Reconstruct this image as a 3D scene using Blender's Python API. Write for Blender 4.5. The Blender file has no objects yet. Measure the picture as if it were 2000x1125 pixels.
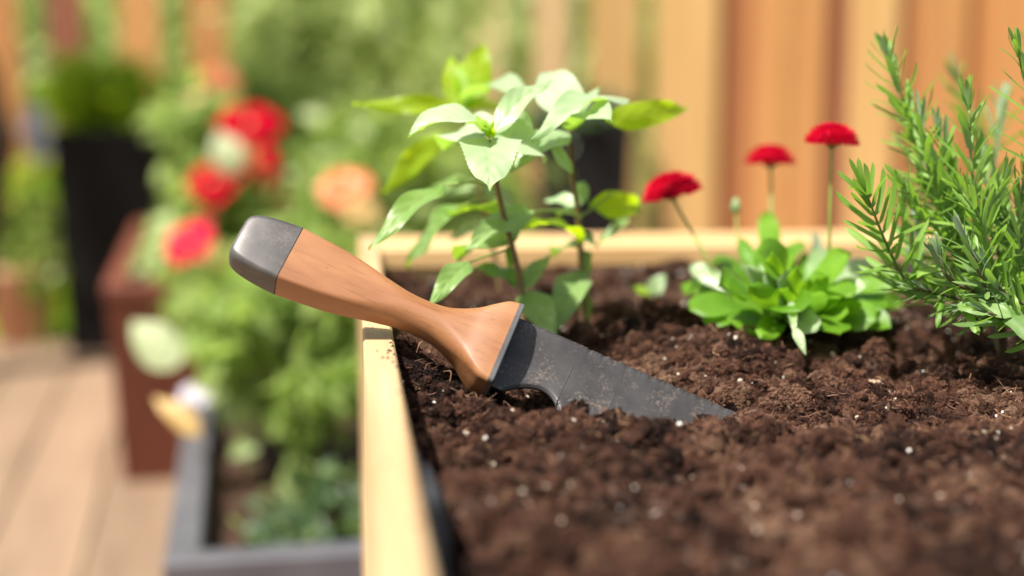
import bpy, math, random
import numpy as np
from mathutils import Vector, Matrix, Euler

random.seed(7)
rng = np.random.default_rng(11)
R = math.radians
sc = bpy.context.scene
COL = sc.collection

# ------------------------------------------------------------------ camera
CAM = Vector((0.0, 0.0, 0.70))
PITCH, YAW, FPX = 8.295, 6.40, 2000 * 50 / 36
cam_d = bpy.data.cameras.new('camera')
cam = bpy.data.objects.new('camera', cam_d)
COL.objects.link(cam)
cam.location = CAM
cam.rotation_euler = (R(90 - PITCH), 0, R(-YAW))
cam_d.lens = 50
cam_d.sensor_width = 36
cam_d.clip_start = 0.02
cam_d.clip_end = 400
cam_d.dof.use_dof = True
cam_d.dof.focus_distance = 0.742
cam_d.dof.aperture_fstop = 2.55
sc.camera = cam

# ------------------------------------------------------------------ light
SUN_AZ, SUN_EL = -124.0, 60.0           # clockwise from +Y
world = bpy.data.worlds.new('World')
sc.world = world
world.use_nodes = True
wn = world.node_tree
bg = wn.nodes['Background']
sky = wn.nodes.new('ShaderNodeTexSky')
sky.sky_type = 'NISHITA'
sky.sun_disc = False
sky.sun_elevation = R(SUN_EL)
sky.sun_rotation = R(SUN_AZ)
sky.dust_density = 2.5
sky.ozone_density = 0.4
wb = wn.nodes.new('ShaderNodeMixRGB'); wb.blend_type = 'MULTIPLY'; wb.inputs[0].default_value = 1
wb.inputs[2].default_value = (1.0, 0.91, 0.76, 1)
wn.links.new(sky.outputs[0], wb.inputs[1])
wn.links.new(wb.outputs[0], bg.inputs[0])
bg.inputs[1].default_value = 0.098
sl = bpy.data.lights.new('sun', 'SUN')
sl.energy = 4.9
sl.angle = R(2.0)
sl.color = (1.0, 0.95, 0.87)
so = bpy.data.objects.new('sun', sl)
COL.objects.link(so)
LV = Vector((math.sin(R(SUN_AZ)) * math.cos(R(SUN_EL)), math.cos(R(SUN_AZ)) * math.cos(R(SUN_EL)), math.sin(R(SUN_EL))))
so.rotation_euler = LV.to_track_quat('Z', 'Y').to_euler()
so.location = (-2, -1, 4)
sc.view_settings.view_transform = 'Standard'
sc.view_settings.look = 'None'
sc.view_settings.gamma = 1
sc.view_settings.exposure = 1.05
sc.cycles.use_denoising = True
sc.cycles.max_bounces = 8
sc.cycles.transmission_bounces = 6

# ------------------------------------------------------------------ placement helpers
CM = Euler((R(90 - PITCH), 0, R(-YAW))).to_matrix()

def at(px, py, d):
    """point seen at photo position (px,py) at distance d along the viewing axis"""
    return CAM + CM @ Vector(((px - 1000) * d / FPX, -(py - 562.5) * d / FPX, -d))

def atz(px, py, z):
    v = CM @ Vector(((px - 1000) / FPX, -(py - 562.5) / FPX, -1))
    return CAM + v * ((z - CAM.z) / v.z)

# ------------------------------------------------------------------ object helpers
BASE = {}

def thing(name, label, cat, loc, group=None):
    o = bpy.data.objects.new(name, None)
    o.empty_display_size = 0.02
    COL.objects.link(o)
    o.location = loc
    BASE[o] = Vector(loc)
    o['label'] = label
    o['category'] = cat
    if group:
        o['group'] = group
    return o

def mesh_of(name, V, F, mat, smooth=True, rnd=None):
    me = bpy.data.meshes.new(name)
    V = np.asarray(V, dtype=np.float32)
    if isinstance(F, np.ndarray):
        k = F.shape[1]
        me.vertices.add(len(V)); me.vertices.foreach_set('co', V.ravel())
        me.loops.add(F.size); me.loops.foreach_set('vertex_index', F.astype(np.int32).ravel())
        me.polygons.add(len(F)); me.polygons.foreach_set('loop_start', np.arange(0, F.size, k, dtype=np.int32))
        me.polygons.foreach_set('loop_total', np.full(len(F), k, dtype=np.int32))
        me.update(calc_edges=True)
    else:
        me.from_pydata([tuple(v) for v in V], [], F)
        me.update()
    me.validate()
    if smooth:
        me.polygons.foreach_set('use_smooth', [True] * len(me.polygons))
    if rnd is not None:
        a = me.attributes.new('rnd', 'FLOAT', 'POINT')
        a.data.foreach_set('value', np.asarray(rnd, dtype=np.float32))
    if mat:
        me.materials.append(mat)
    return me

def mk(name, V, F, mat, parent=None, smooth=True, rnd=None, kind=None, label=None):
    """world-space vertices -> object, child of parent if given"""
    V = np.asarray(V, dtype=np.float64)
    base = BASE[parent] if parent else Vector((0, 0, 0))
    me = mesh_of(name, V - np.array(base), F, mat, smooth, rnd)
    o = bpy.data.objects.new(name, me)
    COL.objects.link(o)
    if parent:
        o.parent = parent
    BASE[o] = base
    if kind: o['kind'] = kind
    if label: o['label'] = label
    return o

def inst(name, me, M, parent, kind=None):
    o = bpy.data.objects.new(name, me)
    COL.objects.link(o)
    o.parent = parent
    o.matrix_local = Matrix.Translation(-BASE[parent]) @ M
    if kind: o['kind'] = kind
    return o

def frame(pos, ydir, zdir, s=(1, 1, 1)):
    y = Vector(ydir).normalized()
    z = Vector(zdir); z = z - y * z.dot(y)
    if z.length < 1e-6: z = y.orthogonal()
    z.normalize()
    x = y.cross(z)
    M = Matrix((x * s[0], y * s[1], z * s[2])).transposed().to_4x4()
    M.translation = pos
    return M

class MB:
    def __init__(s): s.V = []; s.F = []; s.R = []
    def add(s, V, F, r=0.5):
        n = len(s.V)
        s.V += [tuple(v) for v in V]
        s.F += [tuple(i + n for i in f) for f in F]
        s.R += [r] * len(V)
    def box(s, c, sx, sy, sz, rot=None, r=0.5, bev=0.0):
        V, F = box_vf(sx, sy, sz, bev)
        M = (rot or Matrix.Identity(3))
        s.add([M @ Vector(v) + Vector(c) for v in V], F, r)
    def build(s, name, mat, parent=None, smooth=False, **k):
        return mk(name, s.V, s.F, mat, parent, smooth, rnd=s.R, **k)

def box_vf(sx, sy, sz, b=0.0):
    hx, hy, hz = sx / 2, sy / 2, sz / 2
    if b <= 0:
        V = [(x, y, z) for x in (-hx, hx) for y in (-hy, hy) for z in (-hz, hz)]
        F = [(0, 1, 3, 2), (4, 6, 7, 5), (0, 4, 5, 1), (2, 3, 7, 6), (0, 2, 6, 4), (1, 5, 7, 3)]
        return V, F
    V = []; idx = {}
    for i, a in enumerate((-1, 1)):
        for j, c in enumerate((-1, 1)):
            for k, e in enumerate((-1, 1)):
                for ax in range(3):
                    p = [a * (hx - b), c * (hy - b), e * (hz - b)]
                    p[ax] = (a * hx, c * hy, e * hz)[ax]
                    idx[(a, c, e, ax)] = len(V); V.append(tuple(p))
    F = []
    for ax in range(3):
        o1, o2 = [q for q in range(3) if q != ax]
        for s_ in (-1, 1):
            loop = []
            for u, v in ((-1, -1), (1, -1), (1, 1), (-1, 1)):
                t = [0, 0, 0]; t[ax] = s_; t[o1] = u; t[o2] = v
                loop.append(idx[(*t, ax)])
            if (s_ > 0) != (ax != 1): loop.reverse()
            F.append(tuple(loop))
    for ax in range(3):          # edges along ax
        o1, o2 = [q for q in range(3) if q != ax]
        for u in (-1, 1):
            for v in (-1, 1):
                t = [0, 0, 0]; t[o1] = u; t[o2] = v
                a = list(t); a[ax] = -1; c = list(t); c[ax] = 1
                f = [idx[(*a, o1)], idx[(*a, o2)], idx[(*c, o2)], idx[(*c, o1)]]
                F.append(tuple(f))
    for a in (-1, 1):
        for c in (-1, 1):
            for e in (-1, 1):
                F.append(tuple(idx[(a, c, e, q)] for q in range(3)))
    # consistent outward winding
    out = []
    for f in F:
        p = [Vector(V[i]) for i in f]
        n = (p[1] - p[0]).cross(p[2] - p[0])
        cen = sum(p, Vector()) / len(p)
        out.append(f if n.dot(cen) > 0 else tuple(reversed(f)))
    return V, out

def tube_vf(P, rad, n=8, caps=True):
    P = [Vector(p) for p in P]
    if not hasattr(rad, '__len__'): rad = [rad] * len(P)
    V = []; F = []
    prev = None
    for i, p in enumerate(P):
        t = (P[min(i + 1, len(P) - 1)] - P[max(i - 1, 0)]).normalized()
        if prev is None:
            prev = t.orthogonal().normalized()
        u = (prev - t * prev.dot(t)).normalized(); prev = u
        w = t.cross(u)
        for k in range(n):
            a = 2 * math.pi * k / n
            V.append(p + (u * math.cos(a) + w * math.sin(a)) * rad[i])
    for i in range(len(P) - 1):
        for k in range(n):
            k2 = (k + 1) % n
            F.append((i * n + k, i * n + k2, (i + 1) * n + k2, (i + 1) * n + k))
    if caps:
        F.append(tuple(reversed(range(n))))
        F.append(tuple(range((len(P) - 1) * n, len(P) * n)))
    return V, F

def spline(P, n):
    """Catmull-Rom through points"""
    P = [Vector(p) for p in P]
    Q = [P[0] * 2 - P[1]] + P + [P[-1] * 2 - P[-2]]
    out = []
    m = len(P) - 1
    for j in range(n + 1):
        t = j / n * m
        i = min(int(t), m - 1); f = t - i
        a, b, c, d = Q[i:i + 4]
        out.append(0.5 * ((2 * b) + (c - a) * f + (2 * a - 5 * b + 4 * c - d) * f * f + (3 * b - a - 3 * c + d) * f ** 3))
    return out

# ------------------------------------------------------------------ numpy noise
def vnoise2(x, y, scale, seed):
    g = np.random.default_rng(seed).random((256, 256))
    u = x / scale + seed * 7.13; v = y / scale + seed * 3.7
    i = np.floor(u).astype(int); j = np.floor(v).astype(int)
    fu = u - i; fv = v - j
    fu = fu * fu * fu * (fu * (fu * 6 - 15) + 10); fv = fv * fv * fv * (fv * (fv * 6 - 15) + 10)
    a = g[i % 256, j % 256]; b = g[(i + 1) % 256, j % 256]; c = g[i % 256, (j + 1) % 256]; d = g[(i + 1) % 256, (j + 1) % 256]
    return (a * (1 - fu) + b * fu) * (1 - fv) + (c * (1 - fu) + d * fu) * fv - 0.5

# ------------------------------------------------------------------ materials
def newmat(name):
    m = bpy.data.materials.new(name)
    m.use_nodes = True
    nt = m.node_tree
    return m, nt, nt.nodes['Principled BSDF'], nt.nodes['Material Output']

def N(nt, t, **kw):
    n = nt.nodes.new(t)
    for k, v in kw.items():
        if k.startswith('_'):
            setattr(n, k[1:], v)
        else:
            key = int(k[1:]) if k[0] == 'i' and k[1:].isdigit() else k
            n.inputs[key].default_value = v
    return n

def ramp(nt, fac, stops):
    r = nt.nodes.new('ShaderNodeValToRGB')
    el = r.color_ramp.elements
    while len(el) < len(stops): el.new(0.5)
    for e, (p, c) in zip(el, stops):
        e.position = p; e.color = (*c, 1) if len(c) == 3 else c
    nt.links.new(fac, r.inputs[0])
    return r

def noise_fac(nt, scale, detail=4, stretch=None, rough=0.5, coord='Object', dist=0.0):
    tc = nt.nodes.new('ShaderNodeTexCoord')
    mp = nt.nodes.new('ShaderNodeMapping')
    if stretch: mp.inputs['Scale'].default_value = stretch
    nt.links.new(tc.outputs[coord], mp.inputs[0])
    n = nt.nodes.new('ShaderNodeTexNoise')
    n.inputs['Scale'].default_value = scale
    n.inputs['Detail'].default_value = detail
    n.inputs['Roughness'].default_value = rough
    n.inputs['Distortion'].default_value = dist
    nt.links.new(mp.outputs[0], n.inputs['Vector'])
    return n.outputs['Fac']

def bump(nt, bsdf, fac, strength, dist=0.001):
    b = nt.nodes.new('ShaderNodeBump')
    b.inputs['Strength'].default_value = strength
    b.inputs['Distance'].default_value = dist
    nt.links.new(fac, b.inputs['Height'])
    nt.links.new(b.outputs[0], bsdf.inputs['Normal'])
    return b

def mat_simple(name, c1, c2, scale=20, rough=0.6, stretch=None, bmp=0.2, bdist=0.001, spec=0.5, metal=0, detail=4):
    m, nt, b, out = newmat(name)
    f = noise_fac(nt, scale, detail, stretch)
    r = ramp(nt, f, [(0.3, c1), (0.7, c2)])
    nt.links.new(r.outputs[0], b.inputs['Base Color'])
    b.inputs['Roughness'].default_value = rough
    b.inputs['Specular IOR Level'].default_value = spec
    b.inputs['Metallic'].default_value = metal
    if bmp: bump(nt, b, f, bmp, bdist)
    return m

def mat_wood(name, dark, light, grain_axis=1, scale=60, rough=0.55, ring=6.0, per_obj=0.15, bmp=0.25, weather=None):
    m, nt, b, out = newmat(name)
    st = [1, 1, 1]; st[grain_axis] = 0.05
    f = noise_fac(nt, scale, 6, st, 0.6, dist=0.3)
    st2 = [1, 1, 1]; st2[grain_axis] = 0.08
    g = noise_fac(nt, ring, 3, st2, 0.5, dist=1.2)
    mx = N(nt, 'ShaderNodeMath', _operation='MULTIPLY_ADD', i1=0.55)
    nt.links.new(g, mx.inputs[0])
    m2 = N(nt, 'ShaderNodeMath', _operation='MULTIPLY', i1=0.45)
    nt.links.new(f, m2.inputs[0]); nt.links.new(m2.outputs[0], mx.inputs[2])
    r = ramp(nt, mx.outputs[0], [(0.36, dark), (0.62, light)])
    oi = nt.nodes.new('ShaderNodeObjectInfo')
    mr = N(nt, 'ShaderNodeMapRange', i3=1 - per_obj, i4=1 + per_obj)
    nt.links.new(oi.outputs['Random'], mr.inputs[0])
    mul = N(nt, 'ShaderNodeVectorMath', _operation='SCALE')
    nt.links.new(r.outputs[0], mul.inputs[0]); nt.links.new(mr.outputs[0], mul.inputs['Scale'])
    nt.links.new(mul.outputs[0], b.inputs['Base Color'])
    b.inputs['Roughness'].default_value = rough
    bump(nt, b, f, bmp, 0.0008)
    return m

def mat_leaf(name, c1, c2, trans=(0.25, 0.5, 0.03), tf=0.35, rough=0.4, spec=0.5, vein=0.0, use_rnd=True, under=None, sheen=0.0, nscale=60):
    """c1..c2 vary leaf by leaf (attribute rnd) ; translucent share tf"""
    m, nt, b, out = newmat(name)
    if use_rnd == 'obj':
        oi = nt.nodes.new('ShaderNodeObjectInfo'); src = oi.outputs['Random']
    else:
        a = nt.nodes.new('ShaderNodeAttribute'); a.attribute_name = 'rnd'; src = a.outputs['Fac']
    nf = noise_fac(nt, nscale, 4)
    ad = N(nt, 'ShaderNodeMath', _operation='MULTIPLY_ADD', i1=0.7)
    nt.links.new(src, ad.inputs[0])
    sb = N(nt, 'ShaderNodeMath', _operation='MULTIPLY_ADD', i1=0.9, i2=-0.3)
    nt.links.new(nf, sb.inputs[0]); nt.links.new(sb.outputs[0], ad.inputs[2])
    r = ramp(nt, ad.outputs[0], [(0.1, c1), (0.9, c2)])
    col = r.outputs[0]
    if under:
        geo = nt.nodes.new('ShaderNodeNewGeometry')
        mx = N(nt, 'ShaderNodeMixRGB', Color2=(*under, 1))
        nt.links.new(geo.outputs['Backfacing'], mx.inputs[0]); nt.links.new(col, mx.inputs[1])
        col = mx.outputs[0]
    nt.links.new(col, b.inputs['Base Color'])
    b.inputs['Roughness'].default_value = rough
    b.inputs['Specular IOR Level'].default_value = spec
    if sheen:
        b.inputs['Sheen Weight'].default_value = sheen
    bump(nt, b, nf, 0.25, 0.0006)
    tr = nt.nodes.new('ShaderNodeBsdfTranslucent')
    tr.inputs[0].default_value = (*trans, 1)
    mix = N(nt, 'ShaderNodeMixShader', Fac=tf)
    nt.links.new(b.outputs[0], mix.inputs[1]); nt.links.new(tr.outputs[0], mix.inputs[2])
    nt.links.new(mix.outputs[0], out.inputs[0])
    return m

def mat_soil(name, dark, light, inst_rnd, spec=0.25, stops=None):
    m, nt, b, out = newmat(name)
    f = noise_fac(nt, 260 if not inst_rnd else 3.0, 6, None, 0.7)
    f2 = noise_fac(nt, 28, 5, None, 0.6, coord='Object') if not inst_rnd else None
    if inst_rnd:
        a = nt.nodes.new('ShaderNodeAttribute'); a.attribute_type = 'INSTANCER'; a.attribute_name = 'rnd'
        src = a.outputs['Fac']
    else:
        src = f2
    ad = N(nt, 'ShaderNodeMath', _operation='MULTIPLY_ADD', i1=0.6)
    nt.links.new(src, ad.inputs[0])
    mu = N(nt, 'ShaderNodeMath', _operation='MULTIPLY', i1=0.4)
    nt.links.new(f, mu.inputs[0]); nt.links.new(mu.outputs[0], ad.inputs[2])
    r = ramp(nt, ad.outputs[0], stops or [(0.25, dark), (0.75, light)])
    nt.links.new(r.outputs[0], b.inputs['Base Color'])
    b.inputs['Roughness'].default_value = 0.75
    b.inputs['Specular IOR Level'].default_value = spec
    bump(nt, b, f, 0.8, 0.0006 if not inst_rnd else 0.3)
    return m

M_pine = mat_wood('pine', (0.36, 0.215, 0.10), (0.56, 0.40, 0.225), 1, 90, 0.6, 14, 0.04, 0.3)
M_pine_x = mat_wood('pine_cross', (0.46, 0.27, 0.11), (0.64, 0.43, 0.21), 0, 90, 0.5, 14, 0.04, 0.3)
M_deck = mat_wood('deck_wood', (0.16, 0.104, 0.066), (0.28, 0.19, 0.124), 1, 60, 0.6, 5, 0.2, 0.3)
M_liner = mat_simple('liner_fabric', (0.022, 0.023, 0.027), (0.05, 0.052, 0.06), 900, 0.75, bmp=0.5, bdist=0.0004)
M_blackplastic = mat_simple('black_plastic', (0.008, 0.007, 0.007), (0.013, 0.011, 0.011), 30, 0.75, bmp=0.1, spec=.15)
M_trough = mat_simple('trough_plastic', (0.055, 0.054, 0.066), (0.11, 0.108, 0.13), 8, 0.42, bmp=0.15, spec=0.6)
M_red = mat_simple('terracotta_red', (0.11, 0.024, 0.010), (0.16, 0.038, 0.017), 9, 0.6, bmp=0.2)
M_terra = mat_simple('terracotta', (0.48, 0.23, 0.13), (0.6, 0.33, 0.2), 12, 0.7, bmp=0.2)
M_bark = mat_simple('bark', (0.03, 0.017, 0.01), (0.075, 0.042, 0.025), 30, 0.9, (1, 1, 0.2), 0.8, 0.01)
M_ground = mat_simple('ground', (0.05, 0.08, 0.02), (0.1, 0.15, 0.03), 3, 0.9, bmp=0.3, bdist=0.02)

# ------------------------------------------------------------------ ground, deck
g = mk('ground', [(-60, -60, -0.14), (60, -60, -0.14), (60, 120, -0.14), (-60, 120, -0.14)], [(0, 1, 2, 3)], M_ground, smooth=False, kind='structure')
DROT = Matrix.Rotation(R(5.7), 3, 'Z')
DO = Vector((0, 0, 0))
deck = bpy.data.objects.new('deck', None); COL.objects.link(deck); deck['kind'] = 'structure'; BASE[deck] = Vector((0, 0, 0))
bv, bf = box_vf(0.1455, 5.4, 0.03, 0.003)
bme = mesh_of('deck_board', bv, bf, M_deck, smooth=False)
for i in range(-24, 20):
    M = (Matrix.Rotation(R(5.7), 4, 'Z') @ Matrix.Translation((i * 0.149 + 0.03, 1.35 + random.uniform(-.01, .01), -0.015 + random.uniform(-.001, .001))))
    inst('deck_board', bme, M, deck)
jv = MB()
for j in range(8):
    c = DROT @ Vector((-0.3, -1.1 + j * 0.7, -0.0725)); jv.box(c, 6.8, 0.045, 0.08, DROT)
jo = jv.build('joist', M_deck, deck); jo['kind'] = 'stuff'

# ------------------------------------------------------------------ raised planter
H0 = 0.568
XO, XI = 0.0042, 0.0200
YF = 1.135
pl = thing('raised_planter', 'pale pine raised planter box with black lining, full of dark soil', 'planter', (0.4, 0.7, 0))
def plank(name, x0, x1, y0, y1, z0, z1, mat, bev=0.0012):
    V, F = box_vf(x1 - x0, y1 - y0, z1 - z0, bev)
    me = mesh_of(name, V, F, mat, smooth=False)
    return inst(name, me, Matrix.Translation(((x0 + x1) / 2, (y0 + y1) / 2, (z0 + z1) / 2)), pl)
XR = 0.95; YN = 0.225
plank('side_board', XO, XI, YN, YF + 0.09, H0 - 0.14, H0, M_pine)
plank('side_board', XO + .0006, XI - .0006, YN, YF + 0.09, H0 - 0.282, H0 - 0.142, M_pine)
plank('side_board', XR, XR + 0.018, YN, YF + 0.09, H0 - 0.14, H0, M_pine)
plank('side_board', XR + .0006, XR + .0174, YN, YF + 0.09, H0 - 0.282, H0 - 0.142, M_pine)
plank('end_board', XI + .0005, XR - .0005, YN, YN + 0.018, H0 - 0.14, H0 - .0005, M_pine_x)
plank('end_board', XI + .0005, XR - .0005, YN + .0006, YN + 0.0174, H0 - 0.282, H0 - 0.142, M_pine_x)
plank('end_board', XI + .0005, XR - .0005, YF, YF + 0.018, H0 - 0.14, H0 - 0.0185, M_pine_x)
plank('end_board', XI + .0005, XR - .0005, YF + .0006, YF + 0.0174, H0 - 0.282, H0 - 0.142, M_pine_x)
plank('ledge_board', XI + .0005, XR - .0005, YF - 0.004, YF + 0.088, H0 - 0.018, H0 - 0.0002, M_pine_x, 0.002)
plank('bottom_panel', XI, XR, YN + .019, YF - .001, H0 - 0.28, H0 - 0.27, M_pine_x)
for x in (XI + .001, XR - 0.046):
    for y in (YN + 0.02, YF - 0.05):
        plank('leg', x, x + 0.045, y, y + 0.045, 0.0, H0 - 0.283, M_pine)

# ------------------------------------------------------------------ soil height field
ctrl = [(900, 1125, .485), (1300, 1125, .488), (1700, 1125, .49), (2000, 1125, .49),
        (900, 950, .575), (1100, 950, .58), (1400, 950, .585), (1800, 940, .59), (2050, 950, .585),
        (1000, 875, .64), (1400, 868, .655), (1750, 865, .66), (2050, 860, .66),
        (800, 775, .695), (880, 785, .70), (950, 800, .702), (1020, 815, .698), (1110, 800, .70), (1180, 824, .70), (1250, 834, .70), (1350, 830, .705), (1440, 826, .715),
        (800, 738, .725), (865, 765, .722),
        (790, 700, .76), (900, 760, .75),
        (950, 830, .735), (1050, 800, .738), (1150, 850, .735), (1250, 852, .735), (1350, 846, .735), (1465, 826, .735), (1540, 822, .735),
        (1600, 800, .745), (1750, 800, .742), (1900, 795, .742), (2050, 790, .745),
        (900, 700, .82), (800, 640, .88), (1000, 660, .88), (1000, 590, 1.0), (1150, 605, 1.0), (1120, 665, .88), (1230, 700, .83),
        (1350, 655, .84), (1500, 662, .835), (1420, 640, .87), (1400, 755, .775), (1280, 745, .79), (1560, 735, .795),
        (1650, 690, .86), (1900, 690, .86), (1700, 605, .98), (2050, 610, 1.0), (1400, 600, .98),
        (800, 560, 1.08), (1200, 549, 1.10), (1700, 543, 1.14), (2050, 540, 1.17)]
CP = np.array([list(at(*c)) for c in ctrl])
CP[:, 2] -= 0.0035
for _i, _c in enumerate(ctrl):
    if .69 <= _c[2] <= .74 and _c[0] < 1500: CP[_i, 2] += -0.0030 if 930 < _c[0] < 1300 else (0.0005 if _c[0] >= 1300 else 0.004)
extra = [(0.03, 0.24, .525), (0.3, 0.24, .53), (0.6, 0.24, .53), (0.94, 0.24, .53), (0.94, 0.6, .53), (0.94, 1.1, .545), (0.7, 0.85, .54), (0.03, 0.40, .516), (0.03, 1.12, .542), (0.028, .5, .515), (0.028, .58, .522), (0.036, .45, .518), (0.028, .64, .533)]
CP = np.vstack([CP, np.array(extra)])
def tps_fit(P, lam=1e-4):
    n = len(P)
    d = np.linalg.norm(P[:, None, :2] - P[None, :, :2], axis=2)
    K = np.where(d > 0, d * d * np.log(d + 1e-12), 0) + lam * np.eye(n)
    A = np.zeros((n + 3, n + 3)); A[:n, :n] = K; A[:n, n] = 1; A[:n, n + 1:] = P[:, :2]; A[n, :n] = 1; A[n + 1:, :n] = P[:, :2].T
    return np.linalg.solve(A, np.concatenate([P[:, 2], [0, 0, 0]]))
TW = tps_fit(CP)
def tps(x, y):
    sh = x.shape; x = x.ravel(); y = y.ravel()
    out = np.empty_like(x)
    for s in range(0, len(x), 20000):
        xs, ys = x[s:s + 20000], y[s:s + 20000]
        d = np.hypot(xs[:, None] - CP[None, :, 0], ys[:, None] - CP[None, :, 1])
        out[s:s + 20000] = (d * d * np.log(d + 1e-12)) @ TW[:-3] + TW[-3] + TW[-2] * xs + TW[-1] * ys
    return out.reshape(sh)
gx = np.linspace(XI, XR, 190); gy = np.linspace(YN + 0.018, YF, 184)
CG = tps(*np.meshgrid(gx, gy, indexing='ij'))
def coarse(x, y):
    u = np.clip((x - gx[0]) / (gx[1] - gx[0]), 0, len(gx) - 1.001); v = np.clip((y - gy[0]) / (gy[1] - gy[0]), 0, len(gy) - 1.001)
    i = u.astype(int); j = v.astype(int); fu = u - i; fv = v - j
    return (CG[i, j] * (1 - fu) + CG[i + 1, j] * fu) * (1 - fv) + (CG[i, j + 1] * (1 - fu) + CG[i + 1, j + 1] * fu) * fv
def height(x, y):
    z = coarse(x, y)
    z = z + 0.011 * vnoise2(x, y, 0.034, 1) + 0.0125 * vnoise2(x, y, 0.013, 2)
    b1 = 1 - np.abs(vnoise2(x, y, 0.019, 12)) * 4; b2 = 1 - np.abs(vnoise2(x, y, 0.0085, 13)) * 4
    z = z - 0.0038 * np.clip(b1, 0, 1) ** 2 - 0.0026 * np.clip(b2, 0, 1) ** 2 + 0.0015
    n3 = vnoise2(x, y, 0.0065, 3); n4 = vnoise2(x, y, 0.003, 4)
    z = z + 0.0038 * n3 + 0.0020 * n4 + 0.0012 * vnoise2(x, y, 0.0015, 5)
    # little crevices between clods
    c = np.abs(vnoise2(x, y, 0.011, 6)) + 0.6 * np.abs(vnoise2(x, y, 0.005, 8))
    z = z - 0.005 * np.exp(-(c / 0.05) ** 2)
    return z
xs = np.concatenate([np.arange(XI + .0005, 0.62, 0.00125), np.linspace(0.622, XR, 110)])
ys = np.concatenate([np.linspace(YN + .018, 0.36, 50), np.arange(0.3625, YF, 0.00135), [YF]])
X, Y = np.meshgrid(xs, ys, indexing='ij')
Z = height(X, Y)
nx, ny = X.shape
Vs = np.stack([X.ravel(), Y.ravel(), Z.ravel()], 1)
ii, jj = np.meshgrid(np.arange(nx - 1), np.arange(ny - 1), indexing='ij')
k0 = (ii * ny + jj).ravel()
Fs = np.stack([k0, k0 + ny, k0 + ny + 1, k0 + 1], 1)
M_soil = mat_soil('soil', (0.012, 0.006, 0.004), (0.085, 0.043, 0.027), False)
M_crumb = mat_soil('soil_crumb', None, None, True, stops=[(0.15, (0.016, 0.007, 0.005)), (0.38, (0.095, 0.039, 0.024)), (0.62, (0.25, 0.112, 0.068)), (0.88, (0.48, 0.29, 0.185))])
soil = mk('potting_soil', Vs, Fs, M_soil, kind='stuff')
soil['label'] = 'dark brown crumbly potting soil filling the pine planter'

def inframe(x, y, z, m=0.12):
    P = np.stack([x, y, z], 1) - np.array(CAM)
    C = P @ np.array(CM)
    d = -C[:, 2]
    px = C[:, 0] / d * FPX; py = C[:, 1] / d * FPX
    return (d > 0.3) & (np.abs(px) < 1000 * (1 + m)) & (np.abs(py) < 562 * (1 + m)), d

def scatter(n, lo, hi, powr, sink, seed, density_fn=None):
    r = np.random.default_rng(seed)
    x = r.uniform(XI + 0.002, XR - .002, n); y = r.uniform(YN + .02, YF - 0.002, n)
    z = height(x, y)
    ok, d = inframe(x, y, z)
    ok = ok | (r.random(n) < .55)
    x, y, z, d = x[ok], y[ok], z[ok], d[ok]
    if density_fn is not None:
        k = r.random(len(x)) < density_fn(x, y, d)
        x, y, z, d = x[k], y[k], z[k], d[k]
    u = r.random(len(x))
    s = lo * (1 - u * (1 - (lo / hi) ** powr)) ** (-1 / powr)
    return x, y, z + s * sink * r.uniform(-1, 1, len(x)), s, r

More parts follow.
